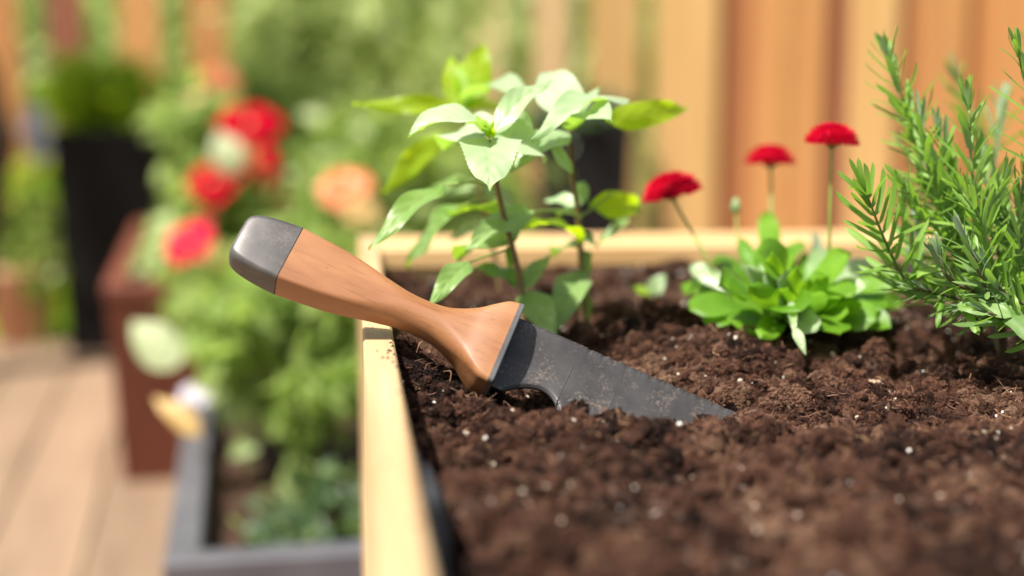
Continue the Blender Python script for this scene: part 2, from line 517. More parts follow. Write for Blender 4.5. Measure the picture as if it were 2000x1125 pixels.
def gn_crumbs(name, x, y, z, s, r, mat, amp, parent=None, ico=4, label=None, squash=(0.6, 1.1)):
    n = len(x)
    me = bpy.data.meshes.new(name + '_points')
    me.vertices.add(n); me.vertices.foreach_set('co', np.stack([x, y, z], 1).astype(np.float32).ravel())
    def at_(nm, typ, key, arr):
        a = me.attributes.new(nm, typ, 'POINT'); a.data.foreach_set(key, np.asarray(arr, dtype=np.float32 if typ != 'INT' else np.int32).ravel())
    at_('scl', 'FLOAT_VECTOR', 'vector', np.stack([s * r.uniform(*squash, n), s * r.uniform(*squash, n), s * r.uniform(*squash, n)], 1))
    at_('rot', 'FLOAT_VECTOR', 'vector', r.uniform(0, 6.28, (n, 3)))
    at_('rnd', 'FLOAT', 'value', np.clip(r.random(n) * .72 + .5 * (vnoise2(x, y, .045, 41) + vnoise2(x, y, .016, 42)) + .10, 0, 1))
    at_('pick', 'INT', 'value', r.integers(0, 5, n))
    o = bpy.data.objects.new(name, me); COL.objects.link(o); o['kind'] = 'stuff'
    if label: o['label'] = label
    ng = bpy.data.node_groups.new(name + '_scatter', 'GeometryNodeTree')
    ng.interface.new_socket('Geometry', in_out='INPUT', socket_type='NodeSocketGeometry')
    ng.interface.new_socket('Geometry', in_out='OUTPUT', socket_type='NodeSocketGeometry')
    nd = ng.nodes; L = ng.links.new
    gi = nd.new('NodeGroupInput'); go = nd.new('NodeGroupOutput')
    g2i = nd.new('GeometryNodeGeometryToInstance')
    for v in range(5):
        ic = nd.new('GeometryNodeMeshIcoSphere'); ic.inputs['Radius'].default_value = 1; ic.inputs['Subdivisions'].default_value = ico
        src = ic.outputs[0]
        for sc_, am in amp:
            pos = nd.new('GeometryNodeInputPosition'); nm = nd.new('GeometryNodeInputNormal')
            no = nd.new('ShaderNodeTexNoise'); no.noise_dimensions = '4D'; no.inputs['W'].default_value = v * 3.7 + sc_
            no.inputs['Scale'].default_value = sc_; no.inputs['Detail'].default_value = 2
            L(pos.outputs[0], no.inputs['Vector'])
            mr = nd.new('ShaderNodeMapRange'); mr.inputs[1].default_value = 0.25; mr.inputs[2].default_value = 0.75
            mr.inputs[3].default_value = -am; mr.inputs[4].default_value = am
            L(no.outputs['Fac'], mr.inputs[0])
            vs = nd.new('ShaderNodeVectorMath'); vs.operation = 'SCALE'
            L(nm.outputs[0], vs.inputs[0]); L(mr.outputs[0], vs.inputs['Scale'])
            sp = nd.new('GeometryNodeSetPosition'); L(src, sp.inputs['Geometry']); L(vs.outputs[0], sp.inputs['Offset'])
            src = sp.outputs[0]
        L(src, g2i.inputs[0])
    def na(nm, t):
        a = nd.new('GeometryNodeInputNamedAttribute'); a.data_type = t; a.inputs[0].default_value = nm; return a.outputs[0]
    iop = nd.new('GeometryNodeInstanceOnPoints')
    e2r = nd.new('FunctionNodeEulerToRotation'); L(na('rot', 'FLOAT_VECTOR'), e2r.inputs[0])
    L(gi.outputs[0], iop.inputs['Points']); L(g2i.outputs[0], iop.inputs['Instance'])
    iop.inputs['Pick Instance'].default_value = True
    L(na('pick', 'INT'), iop.inputs['Instance Index']); L(e2r.outputs[0], iop.inputs['Rotation']); L(na('scl', 'FLOAT_VECTOR'), iop.inputs['Scale'])
    sm = nd.new('GeometryNodeSetMaterial'); sm.inputs['Material'].default_value = mat
    L(iop.outputs[0], sm.inputs['Geometry']); L(sm.outputs[0], go.inputs[0])
    md = o.modifiers.new('scatter', 'NODES'); md.node_group = ng
    me.materials.append(mat)
    return o

AMP = [(1.1, 0.45), (3.2, 0.34), (8.0, 0.20), (19.0, 0.13)]
foc = lambda x, y, d: np.clip(1.0 - np.abs(d - 0.73) * 3.0, 0.25, 1)
x, y, z, s, r = scatter(575000, 0.0007, 0.0045, 1.7, 0.7, 21, foc)
gn_crumbs('soil_crumbs', x, y, z, s, r, M_crumb, AMP, ico=5, label='fine crumbs and clods of dark soil spread over the bed')
# bigger loose clods, gathered where the soil is heaped
x, y, z, s, r = scatter(15500, 0.0030, 0.0085, 2.0, 0.35, 22, lambda x, y, d: np.clip(vnoise2(x, y, 0.05, 9) * 3 + 0.5, 0.08, 1))
gn_crumbs('soil_clods', x, y, z, s, r, M_crumb, [(1.0, 0.5), (2.8, 0.40), (7.5, 0.26), (20.0, 0.15)], ico=6, label='larger crumbly clods of soil lying loose on the bed')
M_perl, nt, b, _ = newmat('perlite')
b.inputs['Base Color'].default_value = (0.74, 0.72, 0.66, 1); b.inputs['Roughness'].default_value = 0.5
x, y, z, s, r = scatter(15000, 0.0004, 0.0015, 2.0, 0.3, 23, lambda x, y, d: np.clip(0.25 + (x - 0.2) * 2.2, 0.2, 1.0))
gn_crumbs('perlite_grains', x, y, z + s * 0.9 + .0008, s, r, M_perl, [(1.2, 0.35), (4, 0.15)], ico=3, label='white perlite grains sprinkled through the soil')
x, y, z, s, r = scatter(7200, 0.0005, 0.0016, 1.6, 0.3, 24, lambda x, y, d: np.clip(1 - np.abs(d - .71) * 6, 0.3, 1))
M_glint, nt, b, _ = newmat('glint')
b.inputs['Base Color'].default_value = (0.46, 0.38, 0.29, 1); b.inputs['Roughness'].default_value = 0.4
gn_crumbs('glint_grains', x, y, z + s + .0006, s, r, M_glint, [(1.2, 0.35), (4, 0.15)], ico=3, label='tan grit grains put on the soil as sparkles')  # pale grains added to give the soil bright sparkles of light
# fibres and bark slivers
def fibres(name, n, lmin, lmax, rad, mat, seed, label, flat=False, dens=None):
    x, y, z, s, r = scatter(n, 1, 2, 2, 0, seed, dens)
    z = height(x, y)
    mb = MB()
    for i in range(len(x)):
        L = r.uniform(lmin, lmax); a = r.uniform(0, 6.28); el = r.uniform(-0.1, 0.75) if not flat else r.uniform(-.15, .3)
        dv = Vector((math.cos(a) * math.cos(el), math.sin(a) * math.cos(el), math.sin(el)))
        p = Vector((x[i], y[i], z[i] + r.uniform(0.0008, 0.003))); c = Vector(r.normal(0, 1, 3)) * L * 0.25
        P = [p, p + dv * L * 0.5 + c, p + dv * L]
        rr = rad * r.uniform(.6, 1.4)
        V, F = tube_vf(spline(P, 5), [rr, rr * 1.1, rr, rr * .9, rr * .7, rr * .35], 3 if not flat else 5, False)
        mb.add(V, F, r.random())
    o = mb.build(name, mat, None, True, kind='stuff'); o['label'] = label
M_fib = mat_simple('fibre', (0.28, 0.14, 0.07), (0.52, 0.32, 0.17), 400, 0.7, bmp=0)
M_fibd = mat_simple('dark_fibre', (0.09, 0.042, 0.025), (0.20, 0.10, 0.06), 400, 0.8, bmp=0)
M_chip = mat_simple('bark_chip', (0.08, 0.036, 0.022), (0.19, 0.09, 0.052), 300, 0.7, bmp=0.4)
fibres('root_fibres', 7400, 0.003, 0.011, 0.00014, M_fib, 31, 'thin tan root fibres sticking out of the soil', dens=foc)
fibres('peat_fibres', 26000, 0.002, 0.008, 0.00028, M_fibd, 32, 'short dark peat fibres bristling from the soil', dens=foc)
fibres('bark_slivers', 230, 0.005, 0.016, 0.0007, M_chip, 33, 'reddish bark slivers lying on the soil', True)

def chip(px, py, L, W, ang, label, name='wood_chip', mat=None, lift=0.002):
    # a bark chip lying on the soil at the photo position
    best = None
    for d in np.arange(.45, 1.1, .002):
        p = at(px, py, d)
        h = float(height(np.array([p.x]), np.array([p.y]))[0])
        if p.z <= h + lift: best = p; break
    p = best or at(px, py, .75)
    t = thing(name, label, 'wood chip', p)
    n = 9; V = []; F = []
    for i in range(n):
        u = i / (n - 1); w = W * (math.sin(math.pi * min(max(u, .04), .96)) ** .5) * (1 + .2 * math.sin(i * 2.1)) / 2
        for k, (a, h) in enumerate(((-1, 0), (-.6, .35), (.6, .4), (1, 0), (.5, -.3), (-.5, -.3))):
            V.append(((u - .5) * L, a * w, h * W * .5 + L * .12 * math.sin(u * 3)))
    for i in range(n - 1):
        for k in range(6):
            F.append((i * 6 + k, (i + 1) * 6 + k, (i + 1) * 6 + (k + 1) % 6, i * 6 + (k + 1) % 6))
    F += [tuple(range(6)), tuple(reversed(range((n - 1) * 6, n * 6)))]
    Mx = Matrix.Rotation(R(ang), 3, 'Z') @ Matrix.Rotation(R(random.uniform(-12, 12)), 3, 'Y')
    mk('chip_body', [Mx @ Vector(v) + p for v in V], F, mat or M_chip, t)
GC = 'bark chips and slivers on the soil'
chip(1675, 735, .021, .004, 118, 'reddish wood sliver leaning beside the pale clod right of the blade')
chip(1905, 775, .016, .004, 20, 'flat brown bark chip near the right edge of the soil')
chip(1850, 760, .024, .0035, 40, 'long reddish sliver in the perlite below the rosemary')
chip(1005, 842, .010, .0014, 2, 'tiny pale straw lying on the ridge of soil below the blade', mat=M_fib)
chip(1160, 850, .012, .0016, 110, 'dark sliver standing in the soil ridge below the blade', mat=M_fibd)
chip(1965, 765, .016, .0045, 5, 'dark red bark chip at the far right of the soil')

def lump(px, py, d0, rad, label, mat, seed, cat='clod'):
    p = None
    for d in np.arange(d0 - .12, d0 + .25, .002):
        q = at(px, py, d)
        if q.z <= float(height(np.array([q.x]), np.array([q.y]))[0]) + rad * .5: p = q; break
    if p is None: return
    import bmesh
    bm = bmesh.new(); bmesh.ops.create_icosphere(bm, subdivisions=5, radius=1)
    from mathutils import noise as mn
    for v in bm.verts:
        n = v.co.normalized(); o = Vector((seed, seed * 2, 0))
        k = 1 + .45 * mn.noise(n * 1.3 + o) + .30 * mn.noise(n * 3.5 + o) + .2 * mn.noise(n * 9 + o) + .12 * mn.noise(n * 21 + o)
        v.co = n * k
    V = [Vector((v.co.x * rad * 1.25, v.co.y * rad, v.co.z * rad * .8)) + p for v in bm.verts]
    F = [tuple(v.index for v in f.verts) for f in bm.faces]; bm.free()
    o = mk(name_ := 'soil_clod', V, F, mat); o['label'] = label; o['category'] = cat
M_pclod = mat_simple('pale_clod', (0.16, 0.10, 0.065), (0.42, 0.31, 0.22), 500, 0.85, bmp=0.6)
lump(1705, 757, .77, .0052, 'pale crumbly clod on the soil right of the blade tip', M_pclod, 1.3)
lump(820, 712, .74, .0052, 'round dark clod on top of the soil next to the planter rim', M_soil, 2.9)
lump(1118, 785, .72, .0042, 'fibrous clod leaning on the lower edge of the blade', M_soil, 4.1)
lump(1030, 768, .735, .0034, 'small reddish clod lying in the notch of the blade', M_soil, 5.2)
lump(1385, 824, .72, .0030, 'small dark clod at the lower edge of the blade near its tip', M_soil, 7.7)
lump(1472, 812, .73, .0036, 'dark clod heaped over the very tip of the blade', M_soil, 8.3)
lump(1560, 800, .745, .0045, 'tan crumbly clod just beyond the buried blade tip', M_pclod, 6.6)

# liner: fabric folded over along the inside of the boards
def liner(name, f, y0, y1, n, seed):
    r = np.random.default_rng(seed)
    prof = [(0.0006, -0.10), (0.0008, -0.02), (0.0012, 0.0), (0.0036, 0.0060), (0.0068, 0.0045), (0.0090, -0.004), (0.0100, -0.02), (0.0106, -0.05)]
    V = []; F = []
    P = 22
    for i in range(n):
        t = i / (n - 1); c = f(t)
        wob = [math.sin(t * 23 + seed) * .0015 + math.sin(t * 51) * .0008, math.sin(t * 17 + 2 + seed) * .004 + math.sin(t * 41) * .0018]
        S = spline([Vector((a, 0, b)) for a, b in prof], P - 1)
        for k, q in enumerate(S):
            w = k / (P - 1)
            off = q.x * (0.9 + .35 * math.sin(t * 19 + seed)) + wob[0] * w
            p = Vector(c[0]) + Vector(c[1]) * max(off, .0004) + Vector((0, 0, q.z + wob[1] + c[2]))
            V.append(p)
    for i in range(n - 1):
        for k in range(P - 1):
            F.append((i * P + k, (i + 1) * P + k, (i + 1) * P + k + 1, i * P + k + 1))
    o = mk(name, V, F, M_liner, pl)
    sd = o.modifiers.new('thick', 'SOLIDIFY'); sd.thickness = 0.0007; sd.offset = 0
    return o
liner('liner', lambda t: ((XI + .0002, 0.3 + t * 0.345, 0.549 - max(0, t - .75) * .14), (1, 0, 0), 0), 0, 0, 90, 3)
liner('liner', lambda t: ((XI + 0.01 + t * 0.85, YF - .0002, 0.538), (0, -1, 0), 0), 0, 0, 160, 8)

mb = MB()
for _ in range(26):
    yy = random.choice([random.gauss(.69, .012), random.uniform(.4, .95)]); q = random.uniform(.0003, .0011)
    c = Vector((random.choice([XI - abs(random.gauss(0, .0014)) - .0008] * 3 + [random.uniform(XO + .004, XI - .001)]), yy, H0))
    Vb = [c + Vector((math.cos(a * 1.047) * q * random.uniform(.6, 1.4), math.sin(a * 1.047) * q * random.uniform(.6, 1.4), 0)) for a in range(6)] + [c + Vector((0, 0, q * 1.1))]
    mb.add(Vb, [(a, (a + 1) % 6, 6) for a in range(6)], random.random())
mb.build('soil_specks', M_soil, pl, False, kind='stuff')

# ------------------------------------------------------------------ the garden knife
KD = 0.735
PXM = FPX / KD
GC_ = at(975, 687, KD)                     # centre of the guard
ca, sa = 0.919, 0.395
A_ = (CM @ Vector((ca, -sa, 0))).normalized()
UPP = CM @ Vector((sa, ca, 0)); TOC = CM @ Vector((0, 0, 1))
PHI = R(30)
NN = (TOC * math.cos(PHI) + UPP * math.sin(PHI)).normalized()   # broad face normal
WW = (UPP * math.cos(PHI) - TOC * math.sin(PHI)).normalized()   # across the blade, upper edge
kn = thing('garden_knife', 'soil knife with wooden handle resting on the planter rim, grey serrated blade stuck in soil', 'garden knife', GC_)
def kp(s, w, n):
    return GC_ + A_ * s + WW * w + NN * n
def rrect(a, b, r, m=8, bulge=0.0):
    """rounded rectangle outline, 4*m+4*3 points"""
    r = min(r, a * .98, b * .98)
    out = []
    cs = [(a - r, b - r, 0), (-(a - r), b - r, 90), (-(a - r), -(b - r), 180), (a - r, -(b - r), 270)]
    for ci, (cx, cy, a0) in enumerate(cs):
        for k in range(m + 1):
            t = R(a0 + 90 * k / m)
            out.append((cx + r * math.cos(t), cy + r * math.sin(t)))
        nx_ = cs[(ci + 1) % 4]
        p = out[-1]; t0 = R(nx_[2]); q = (nx_[0] + r * math.cos(t0), nx_[1] + r * math.sin(t0))
        for k in range(1, 6):
            out.append((p[0] + (q[0] - p[0]) * k / 6, p[1] + (q[1] - p[1]) * k / 6))
    # slight swell of the faces
    if bulge:
        out = [(x * (1 + bulge * (1 - abs(y) / b)), y * (1 + bulge * (1 - abs(x) / a))) for x, y in out]
    return out
SEC = [(0, 62, 39, 7), (50, 58.5, 38, 7), (95, 55, 37, 8), (145, 48, 36, 11), (195, 40.5, 35.5, 20), (245, 34.5, 37, 30), (290, 34, 38.5, 33), (330, 39, 41, 33), (376, 56, 45, 24), (405, 74, 50, 16), (428, 88, 53, 12), (448, 92, 54, 10)]
SEC = [(s - 448, a, b, r) for s, a, b, r in SEC]
def sec_at(s):
    P = [Vector((q[0], q[1], q[2])) for q in SEC]
    for i in range(len(SEC) - 1):
        if SEC[i][0] <= s <= SEC[i + 1][0]:
            s0, s1 = SEC[i][0], SEC[i + 1][0]; f = (s - s0) / (s1 - s0)
            def cr(k):
                p1, p2 = SEC[i][k], SEC[i + 1][k]
                p0 = SEC[max(i - 1, 0)]; p3 = SEC[min(i + 2, len(SEC) - 1)]
                m1 = (p2 - p0[k]) / max(s1 - p0[0], 1e-6) * (s1 - s0); m2 = (p3[k] - p1) / max(p3[0] - s0, 1e-6) * (s1 - s0)
                return (2 * f**3 - 3 * f**2 + 1) * p1 + (f**3 - 2 * f**2 + f) * m1 + (-2 * f**3 + 3 * f**2) * p2 + (f**3 - f**2) * m2
            return cr(1), cr(2), cr(3)
    return SEC[-1][1:] if s > 0 else SEC[0][1:]
def loft(rings, name, mat, caps=(True, True)):
    V = []; F = []
    n = len(rings[0])
    for rg in rings: V += rg
    for i in range(len(rings) - 1):
        for k in range(n):
            k2 = (k + 1) % n
            F.append((i * n + k, (i + 1) * n + k, (i + 1) * n + k2, i * n + k2))
    if caps[0]: F.append(tuple(range(n)))
    if caps[1]: F.append(tuple(reversed(range((len(rings) - 1) * n, len(rings) * n))))
    o = mk(name, V, F, mat, kn)
    if name == 'guard':
        o.data.polygons.foreach_set('use_smooth', [False] * len(o.data.polygons))
    return o
def ring(s, a, b, r, bulge=0.03):
    return [kp(s / PXM, x / PXM, y / PXM) for x, y in rrect(a, b, r, 8, bulge)]

# wood for handle : grain runs along the knife (generated in knife coordinates)
def knife_coords(nt):
    tc = nt.nodes.new('ShaderNodeTexCoord')
    mp = nt.nodes.new('ShaderNodeMapping'); mp.vector_type = 'TEXTURE'
    rot = Matrix((A_, WW, NN)).transposed().to_euler()
    mp.inputs['Rotation'].default_value = rot
    nt.links.new(tc.outputs['Object'], mp.inputs[0])
    return mp.outputs[0]
def nz(nt, vec, scale, st, detail=5, rough=.6, dist=0):
    mp = nt.nodes.new('ShaderNodeMapping'); mp.inputs['Scale'].default_value = st
    nt.links.new(vec, mp.inputs[0])
    n = nt.nodes.new('ShaderNodeTexNoise'); n.inputs['Scale'].default_value = scale
    n.inputs['Detail'].default_value = detail; n.inputs['Roughness'].default_value = rough; n.inputs['Distortion'].default_value = dist
    nt.links.new(mp.outputs[0], n.inputs['Vector']); return n.outputs['Fac']
M_hand, nt, b, out = newmat('handle_wood')
kc = knife_coords(nt)
f1 = nz(nt, kc, 40, (0.25, 1.2, 1), 4, .55, .6)
f2 = nz(nt, kc, 700, (0.06, 1, 1), 3, .6)
r1 = ramp(nt, f1, [(0.25, (0.19, 0.070, 0.024)), (0.55, (0.29, 0.125, 0.048)), (0.8, (0.37, 0.18, 0.078))])
r2 = ramp(nt, f2, [(0.30, (0.45, 0.38, 0.34)), (0.42, (1, 1, 1))])
mx = N(nt, 'ShaderNodeMixRGB', _blend_type='MULTIPLY', Fac=0.5)
nt.links.new(r1.outputs[0], mx.inputs[1]); nt.links.new(r2.outputs[0], mx.inputs[2])
f3 = nz(nt, kc, 260, (1, 1, 1), 2, .5)
r3 = ramp(nt, f3, [(0.20, (0.25, 0.2, 0.18)), (0.27, (1, 1, 1))])
mx2 = N(nt, 'ShaderNodeMixRGB', _blend_type='MULTIPLY', Fac=0.8)
nt.links.new(mx.outputs[0], mx2.inputs[1]); nt.links.new(r3.outputs[0], mx2.inputs[2])
nt.links.new(mx2.outputs[0], b.inputs['Base Color'])
rr = ramp(nt, f1, [(0.3, (0.45,) * 3), (0.7, (0.6,) * 3)])
nt.links.new(rr.outputs[0], b.inputs['Roughness'])
b.inputs['Coat Weight'].default_value = 0.12; b.inputs['Coat Roughness'].default_value = 0.4
bump(nt, b, f2, 0.12, 0.0003)

def mat_steel(name, c1, c2, rough, metal, dust=0.0, spots=True):
    m, nt, b, out = newmat(name)
    kc = knife_coords(nt)
    f = nz(nt, kc, 45, (1, 1, 1), 5, .6)
    fs = nz(nt, kc, 900, (.25, 1, 1), 3, .6)
    r = ramp(nt, f, [(0.3, c1), (0.7, c2)])
    col = r.outputs[0]
    if dust:
        fd = nz(nt, kc, 620, (1, 1, 1), 4, .65)
        fd2 = nz(nt, kc, 60, (1, 1, 1), 4, .6)
        ad = N(nt, 'ShaderNodeMath', _operation='MULTIPLY'); nt.links.new(fd, ad.inputs[0]); nt.links.new(fd2, ad.inputs[1])
        rd = ramp(nt, ad.outputs[0], [(0.28, (0, 0, 0)), (0.42, (1, 1, 1))])
        mxd = N(nt, 'ShaderNodeMixRGB', Color2=(0.24, 0.19, 0.16, 1))
        mm = N(nt, 'ShaderNodeMath', _operation='MULTIPLY', i1=dust)
        nt.links.new(rd.outputs[0], mm.inputs[0]); nt.links.new(mm.outputs[0], mxd.inputs[0])
        nt.links.new(col, mxd.inputs[1]); col = mxd.outputs[0]
        inv = N(nt, 'ShaderNodeMapRange', i3=metal, i4=metal * .3); nt.links.new(mm.outputs[0], inv.inputs[0])
        nt.links.new(inv.outputs[0], b.inputs['Metallic'])
    else:
        b.inputs['Metallic'].default_value = metal
    nt.links.new(col, b.inputs['Base Color'])
    b.inputs['Roughness'].default_value = rough
    bump(nt, b, fs, 0.08, 0.0003)
    return m
M_blade = mat_steel('blade_steel', (0.038, 0.035, 0.036), (0.078, 0.074, 0.075), 0.48, 0.40, 0.5)
M_ferr = mat_steel('ferrule_steel', (0.12, 0.118, 0.115), (0.24, 0.235, 0.23), 0.36, 0.7, 0.2)
M_cap = mat_steel('cap_metal', (0.045, 0.042, 0.043), (0.105, 0.10, 0.10), 0.46, 0.3, 0.25)
M_mark, nt, b, _ = newmat('mark_dark'); b.inputs['Base Color'].default_value = (0.02, 0.02, 0.021, 1); b.inputs['Roughness'].default_value = .6
M_speck, nt, b, _ = newmat('mark_speck'); b.inputs['Base Color'].default_value = (0.09, 0.045, 0.03, 1)

loft([ring(s, *sec_at(s)) for s in np.linspace(-446, 0, 90)], 'handle', M_hand, (False, False))
loft([ring(s, 60.2, 37.2, 6) for s in (-450, -443)], 'seam', M_mark, (False, False))
# cap : rounded end
capr = []
for k in range(15):
    t = k / 14
    s = -447.5 - 108 * math.sin(t * math.pi / 2 * .985)
    f = max(math.cos(t * math.pi / 2 * .985), 0) ** 0.34
    sh = -2.5 * (1 - f)
    a = 62.5 * (0.36 + 0.64 * f); bb = 39.3 * (0.36 + .64 * f)
    a *= (1 - .05 * t); 
    if t > .97: a, bb = a * .8, bb * .8
    capr.append(ring(s, a, bb, 8 + 9 * t, .03))
capr = capr[::-1]
loft(capr, 'end_cap', M_cap, (True, False))
loft([ring(s, a, b2, 8) for s, a, b2 in ((-0.5, 91.9, 53.9), (9, 91.9, 53.9), (10.6, 91, 53), (10.8, 88, 50))], 'guard', M_ferr)

# blade : dished steel sheet with serrated upper edge and a notch in the lower one
BL = 0.182; HWID = 0.0214
def blade_edges(s):
    t = s / BL
    if t < 0.70: h = HWID * (1 - 0.02 * t)
    else: h = HWID * .986 * max(1 - ((t - .70) / .30) ** 1.7, 0.0)
    top = h
    if 0.042 < s < BL * .97:                   # teeth
        ph = (s % 0.0045) / 0.0045
        top = h - 0.00042 * math.sqrt(max(0, 1 - (2 * ph - 1) ** 2)) * (1 + .6 * math.sin(s * 900))
    bot = -h
    s0, s1 = 0.0085, 0.0405
    if s0 < s < s1:
        u = (s - s0) / (s1 - s0)
        u2 = u ** 1.35
        bot = -h + 0.0118 * (max(0.0, 1 - (2 * u2 - 1) ** 2)) ** 0.62
    return bot, top
ns = 420; nw = 16
S_ = np.linspace(0.0015, BL, ns)
V = []; F = []
th = 0.0017
for side in (1, -1):
    for s in S_:
        bo, to = blade_edges(s)
        for k in range(nw + 1):
            w = bo + (to - bo) * k / nw
            dish = 0.0042 * (w / HWID) ** 2 - 0.0035
            edge = min((to - w), (w - bo))
            tt = th * min(1, 0.2 + max(edge, 0) / 0.0040)
            V.append(kp(s, w, dish + 0.002 + side * tt / 2))
m1 = nw + 1
for sd in range(2):
    o_ = sd * ns * m1
    for i in range(ns - 1):
        for k in range(nw):
            q = (o_ + i * m1 + k, o_ + (i + 1) * m1 + k, o_ + (i + 1) * m1 + k + 1, o_ + i * m1 + k + 1)
            F.append(q if sd == 0 else tuple(reversed(q)))
o2 = ns * m1
for i in range(ns - 1):
    a, c = i * m1, (i + 1) * m1
    F.append((a, o2 + a, o2 + c, c)); a += nw; c += nw
    F.append((a, c, o2 + c, o2 + a))
F.append(tuple([k for k in range(nw + 1)] + [o2 + k for k in reversed(range(nw + 1))]))
bl = mk('blade', V, F, M_blade, kn)
# rim of the notch (bevelled lip)
lip = []
for s in np.linspace(0.0088, 0.0402, 40):
    bo, to = blade_edges(s)
    dish = 0.0042 * (bo / HWID) ** 2 - 0.0035
    lip.append(kp(s, bo + .0002, dish + 0.0009))
Vt, Ft = tube_vf(lip, 0.0013, 8); mk('notch_lip', Vt, Ft, M_mark, bl)
for j in range(4):
    sx = (143 + 97.5 * j) / PXM
    for_w = [(-HWID * .98 + 0.0001, .0), ]
    w0, w1 = -0.0165, 0.0095 - 0.003 * (j % 2) - .002 * j
    rows = []
    Vm = []; Fm = []
    for k in range(10):
        w = w0 + (w1 - w0) * k / 9
        n_ = 0.0042 * (w / HWID) ** 2 - 0.0035 + 0.002 + th / 2 + 0.00008
        for e in (-0.00022, 0.00022):
            Vm.append(kp(sx + e + w * .05, w, n_)); Vm.append(kp(sx + e + w * .05, w, n_ - .0004))
    for k in range(9):
        c = k * 4
        Fm += [(c, c + 2, c + 6, c + 4), (c + 1, c, c + 4, c + 5), (c + 2, c + 3, c + 7, c + 6)]
    mk('depth_mark', Vm, Fm, M_mark, bl)
# soil specks stuck on blade
mb = MB()
for i in range(46):
    s = random.uniform(.012, .125); w = random.uniform(-.016, .019); n_ = 0.0042 * (w / HWID) ** 2 - 0.0035 + 0.002 + th / 2
    q = random.uniform(.00018, .0005) * (1.8 if i < 4 else 1)
    c = kp(s, w, n_)
    Vb = []
    for a in range(6):
        an = a * 1.047
        Vb.append(c + A_ * q * math.cos(an) * random.uniform(.6, 1.3) + WW * q * math.sin(an) * random.uniform(.6, 1.3))
    Vb.append(c + NN * q * .8)
    mb.add(Vb, [(a, (a + 1) % 6, 6) for a in range(6)])
sp = mb.build('soil_specks', M_speck, kn); sp['kind'] = 'stuff'

# ------------------------------------------------------------------ leaves
def leaf_grid(L, W, arch=0.1, fold=0.15, shape='ovate', serr=0.0, nu=18, nv=8, twist=0.0, wavy=0.0, seed=0):
    V = []; F = []
    for i in range(nu + 1):
        t = i / nu
        if shape == 'ovate': w = (max(0.0, math.sin(math.pi * t ** 0.72)) ** 0.85) * (1 - 0.12 * t)
        elif shape == 'heart': w = (0.42 + 0.58 * min(1, (t / 0.26)) ** .8) * max(0.0, 1 - max(0, (t - .18) / .82) ** 1.25) ** 0.95 * 1.05
        elif shape == 'spoon': w = 0.20 + 0.80 * (1 / (1 + math.exp(-(t - 0.5) * 11))) ; w *= max(0.0, 1 - max(0, (t - .78) / .22) ** 2.6) ** .6
        elif shape == 'needle': w = min(1, t / .12) ** .5 * max(0.0, 1 - max(0, (t - .75) / .25) ** 2) ** .7 if t < 1 else 0.05
        else: w = max(0.0, math.sin(math.pi * t ** .9))                # lance
        w = max(w, 0.012)
        for k in range(nv + 1):
            v = 2 * k / nv - 1
            e = 1.0
            if serr and abs(v) == 1: e = 1 + serr * (0.5 if i % 2 else -0.5)
            x = v * w * W / 2 * e
            y = t * L
            if shape == 'heart': y -= 0.15 * L * (0.75 - (1.9 * abs(v) - 1.15) ** 2) * max(0, 1 - t * 2.0) 
            z = arch * L * 4 * t * (1 - t) + fold * abs(x) - 0.02 * L * (v * v) * math.sin(t * 9 + seed) * wavy * 4
            z += 0.016 * W * math.cos(abs(v) * 9 - t * 34) * (1 - .8 * abs(v)) * (1 if abs(v) > .08 else 1.4) - (.02 * W * math.exp(-(v / .07) ** 2) if nv > 10 else 0) * (1 if shape in ('ovate', 'heart') else .2)
            if twist:
                a = twist * t; x, z = x * math.cos(a) - z * math.sin(a) * 0, z + x * math.sin(a)
            V.append((x, y, z))
    for i in range(nu):
        for k in range(nv):
            a = i * (nv + 1) + k
            F.append((a, a + 1, a + nv + 2, a + nv + 1))
    return V, F
UPV = Vector((0, 0, 1))
def place_leaf(parent, B, T, wpx, k, mat, arch=0.1, fold=0.15, shape='ovate', serr=0.04, flip=1, label=None, roll=0, name='leaf', twist=0, wavy=.5):
    """B,T = (px,py,d); k 0..1 turns the upper face from straight up towards the camera"""
    b0, t0 = at(*B), at(*T)
    dv = t0 - b0; L = dv.length; dn = dv.normalized()
    mid = (b0 + t0) / 2
    tocam = (CAM - mid).normalized()
    nrm = (UPV * (1 - k) + tocam * k * flip)
    nrm = nrm - dn * nrm.dot(dn); nrm.normalize()
    if roll: nrm = Matrix.Rotation(R(roll), 3, dn) @ nrm
    side = dn.cross(nrm)
    di = (dn - tocam * dn.dot(tocam))
    if di.length > .05:
        di.normalize(); sp_ = side - tocam * side.dot(tocam); sp_ = sp_ - di * sp_.dot(di); fac = max(sp_.length, 0.38)
    else: fac = 1
    d = (B[2] + T[2]) / 2
    W = min(wpx * d / FPX / fac, L * 1.1 if shape == 'heart' else L * .75)
    fine = shape in ('ovate', 'heart')
    V, F = leaf_grid(L, W, arch, fold, shape, serr, 46 if fine else 18, 16 if fine else 8, wavy=wavy, twist=twist, seed=B[0])
    M = frame(b0, dn, nrm)
    rv = random.random()
    return mk(name, [M @ Vector(v) for v in V], F, mat, parent, rnd=[rv] * len(V), label=label)
M_bals = mat_leaf('balsam_glare_leaf', (0.31, 0.44, 0.22), (0.44, 0.55, 0.34), trans=(0.5, 0.82, 0.08), tf=0.34, rough=0.42, spec=1.0, under=(0.2, 0.36, 0.04), sheen=0.3)  # whitish sun glare on the upper leaves is put into this colour
M_balsd = mat_leaf('balsam_lower_leaf', (0.14, 0.27, 0.05), (0.25, 0.37, 0.13), trans=(0.38, 0.62, 0.04), tf=0.36, rough=0.45, spec=0.8, under=(0.15, 0.30, 0.06), sheen=0.15)
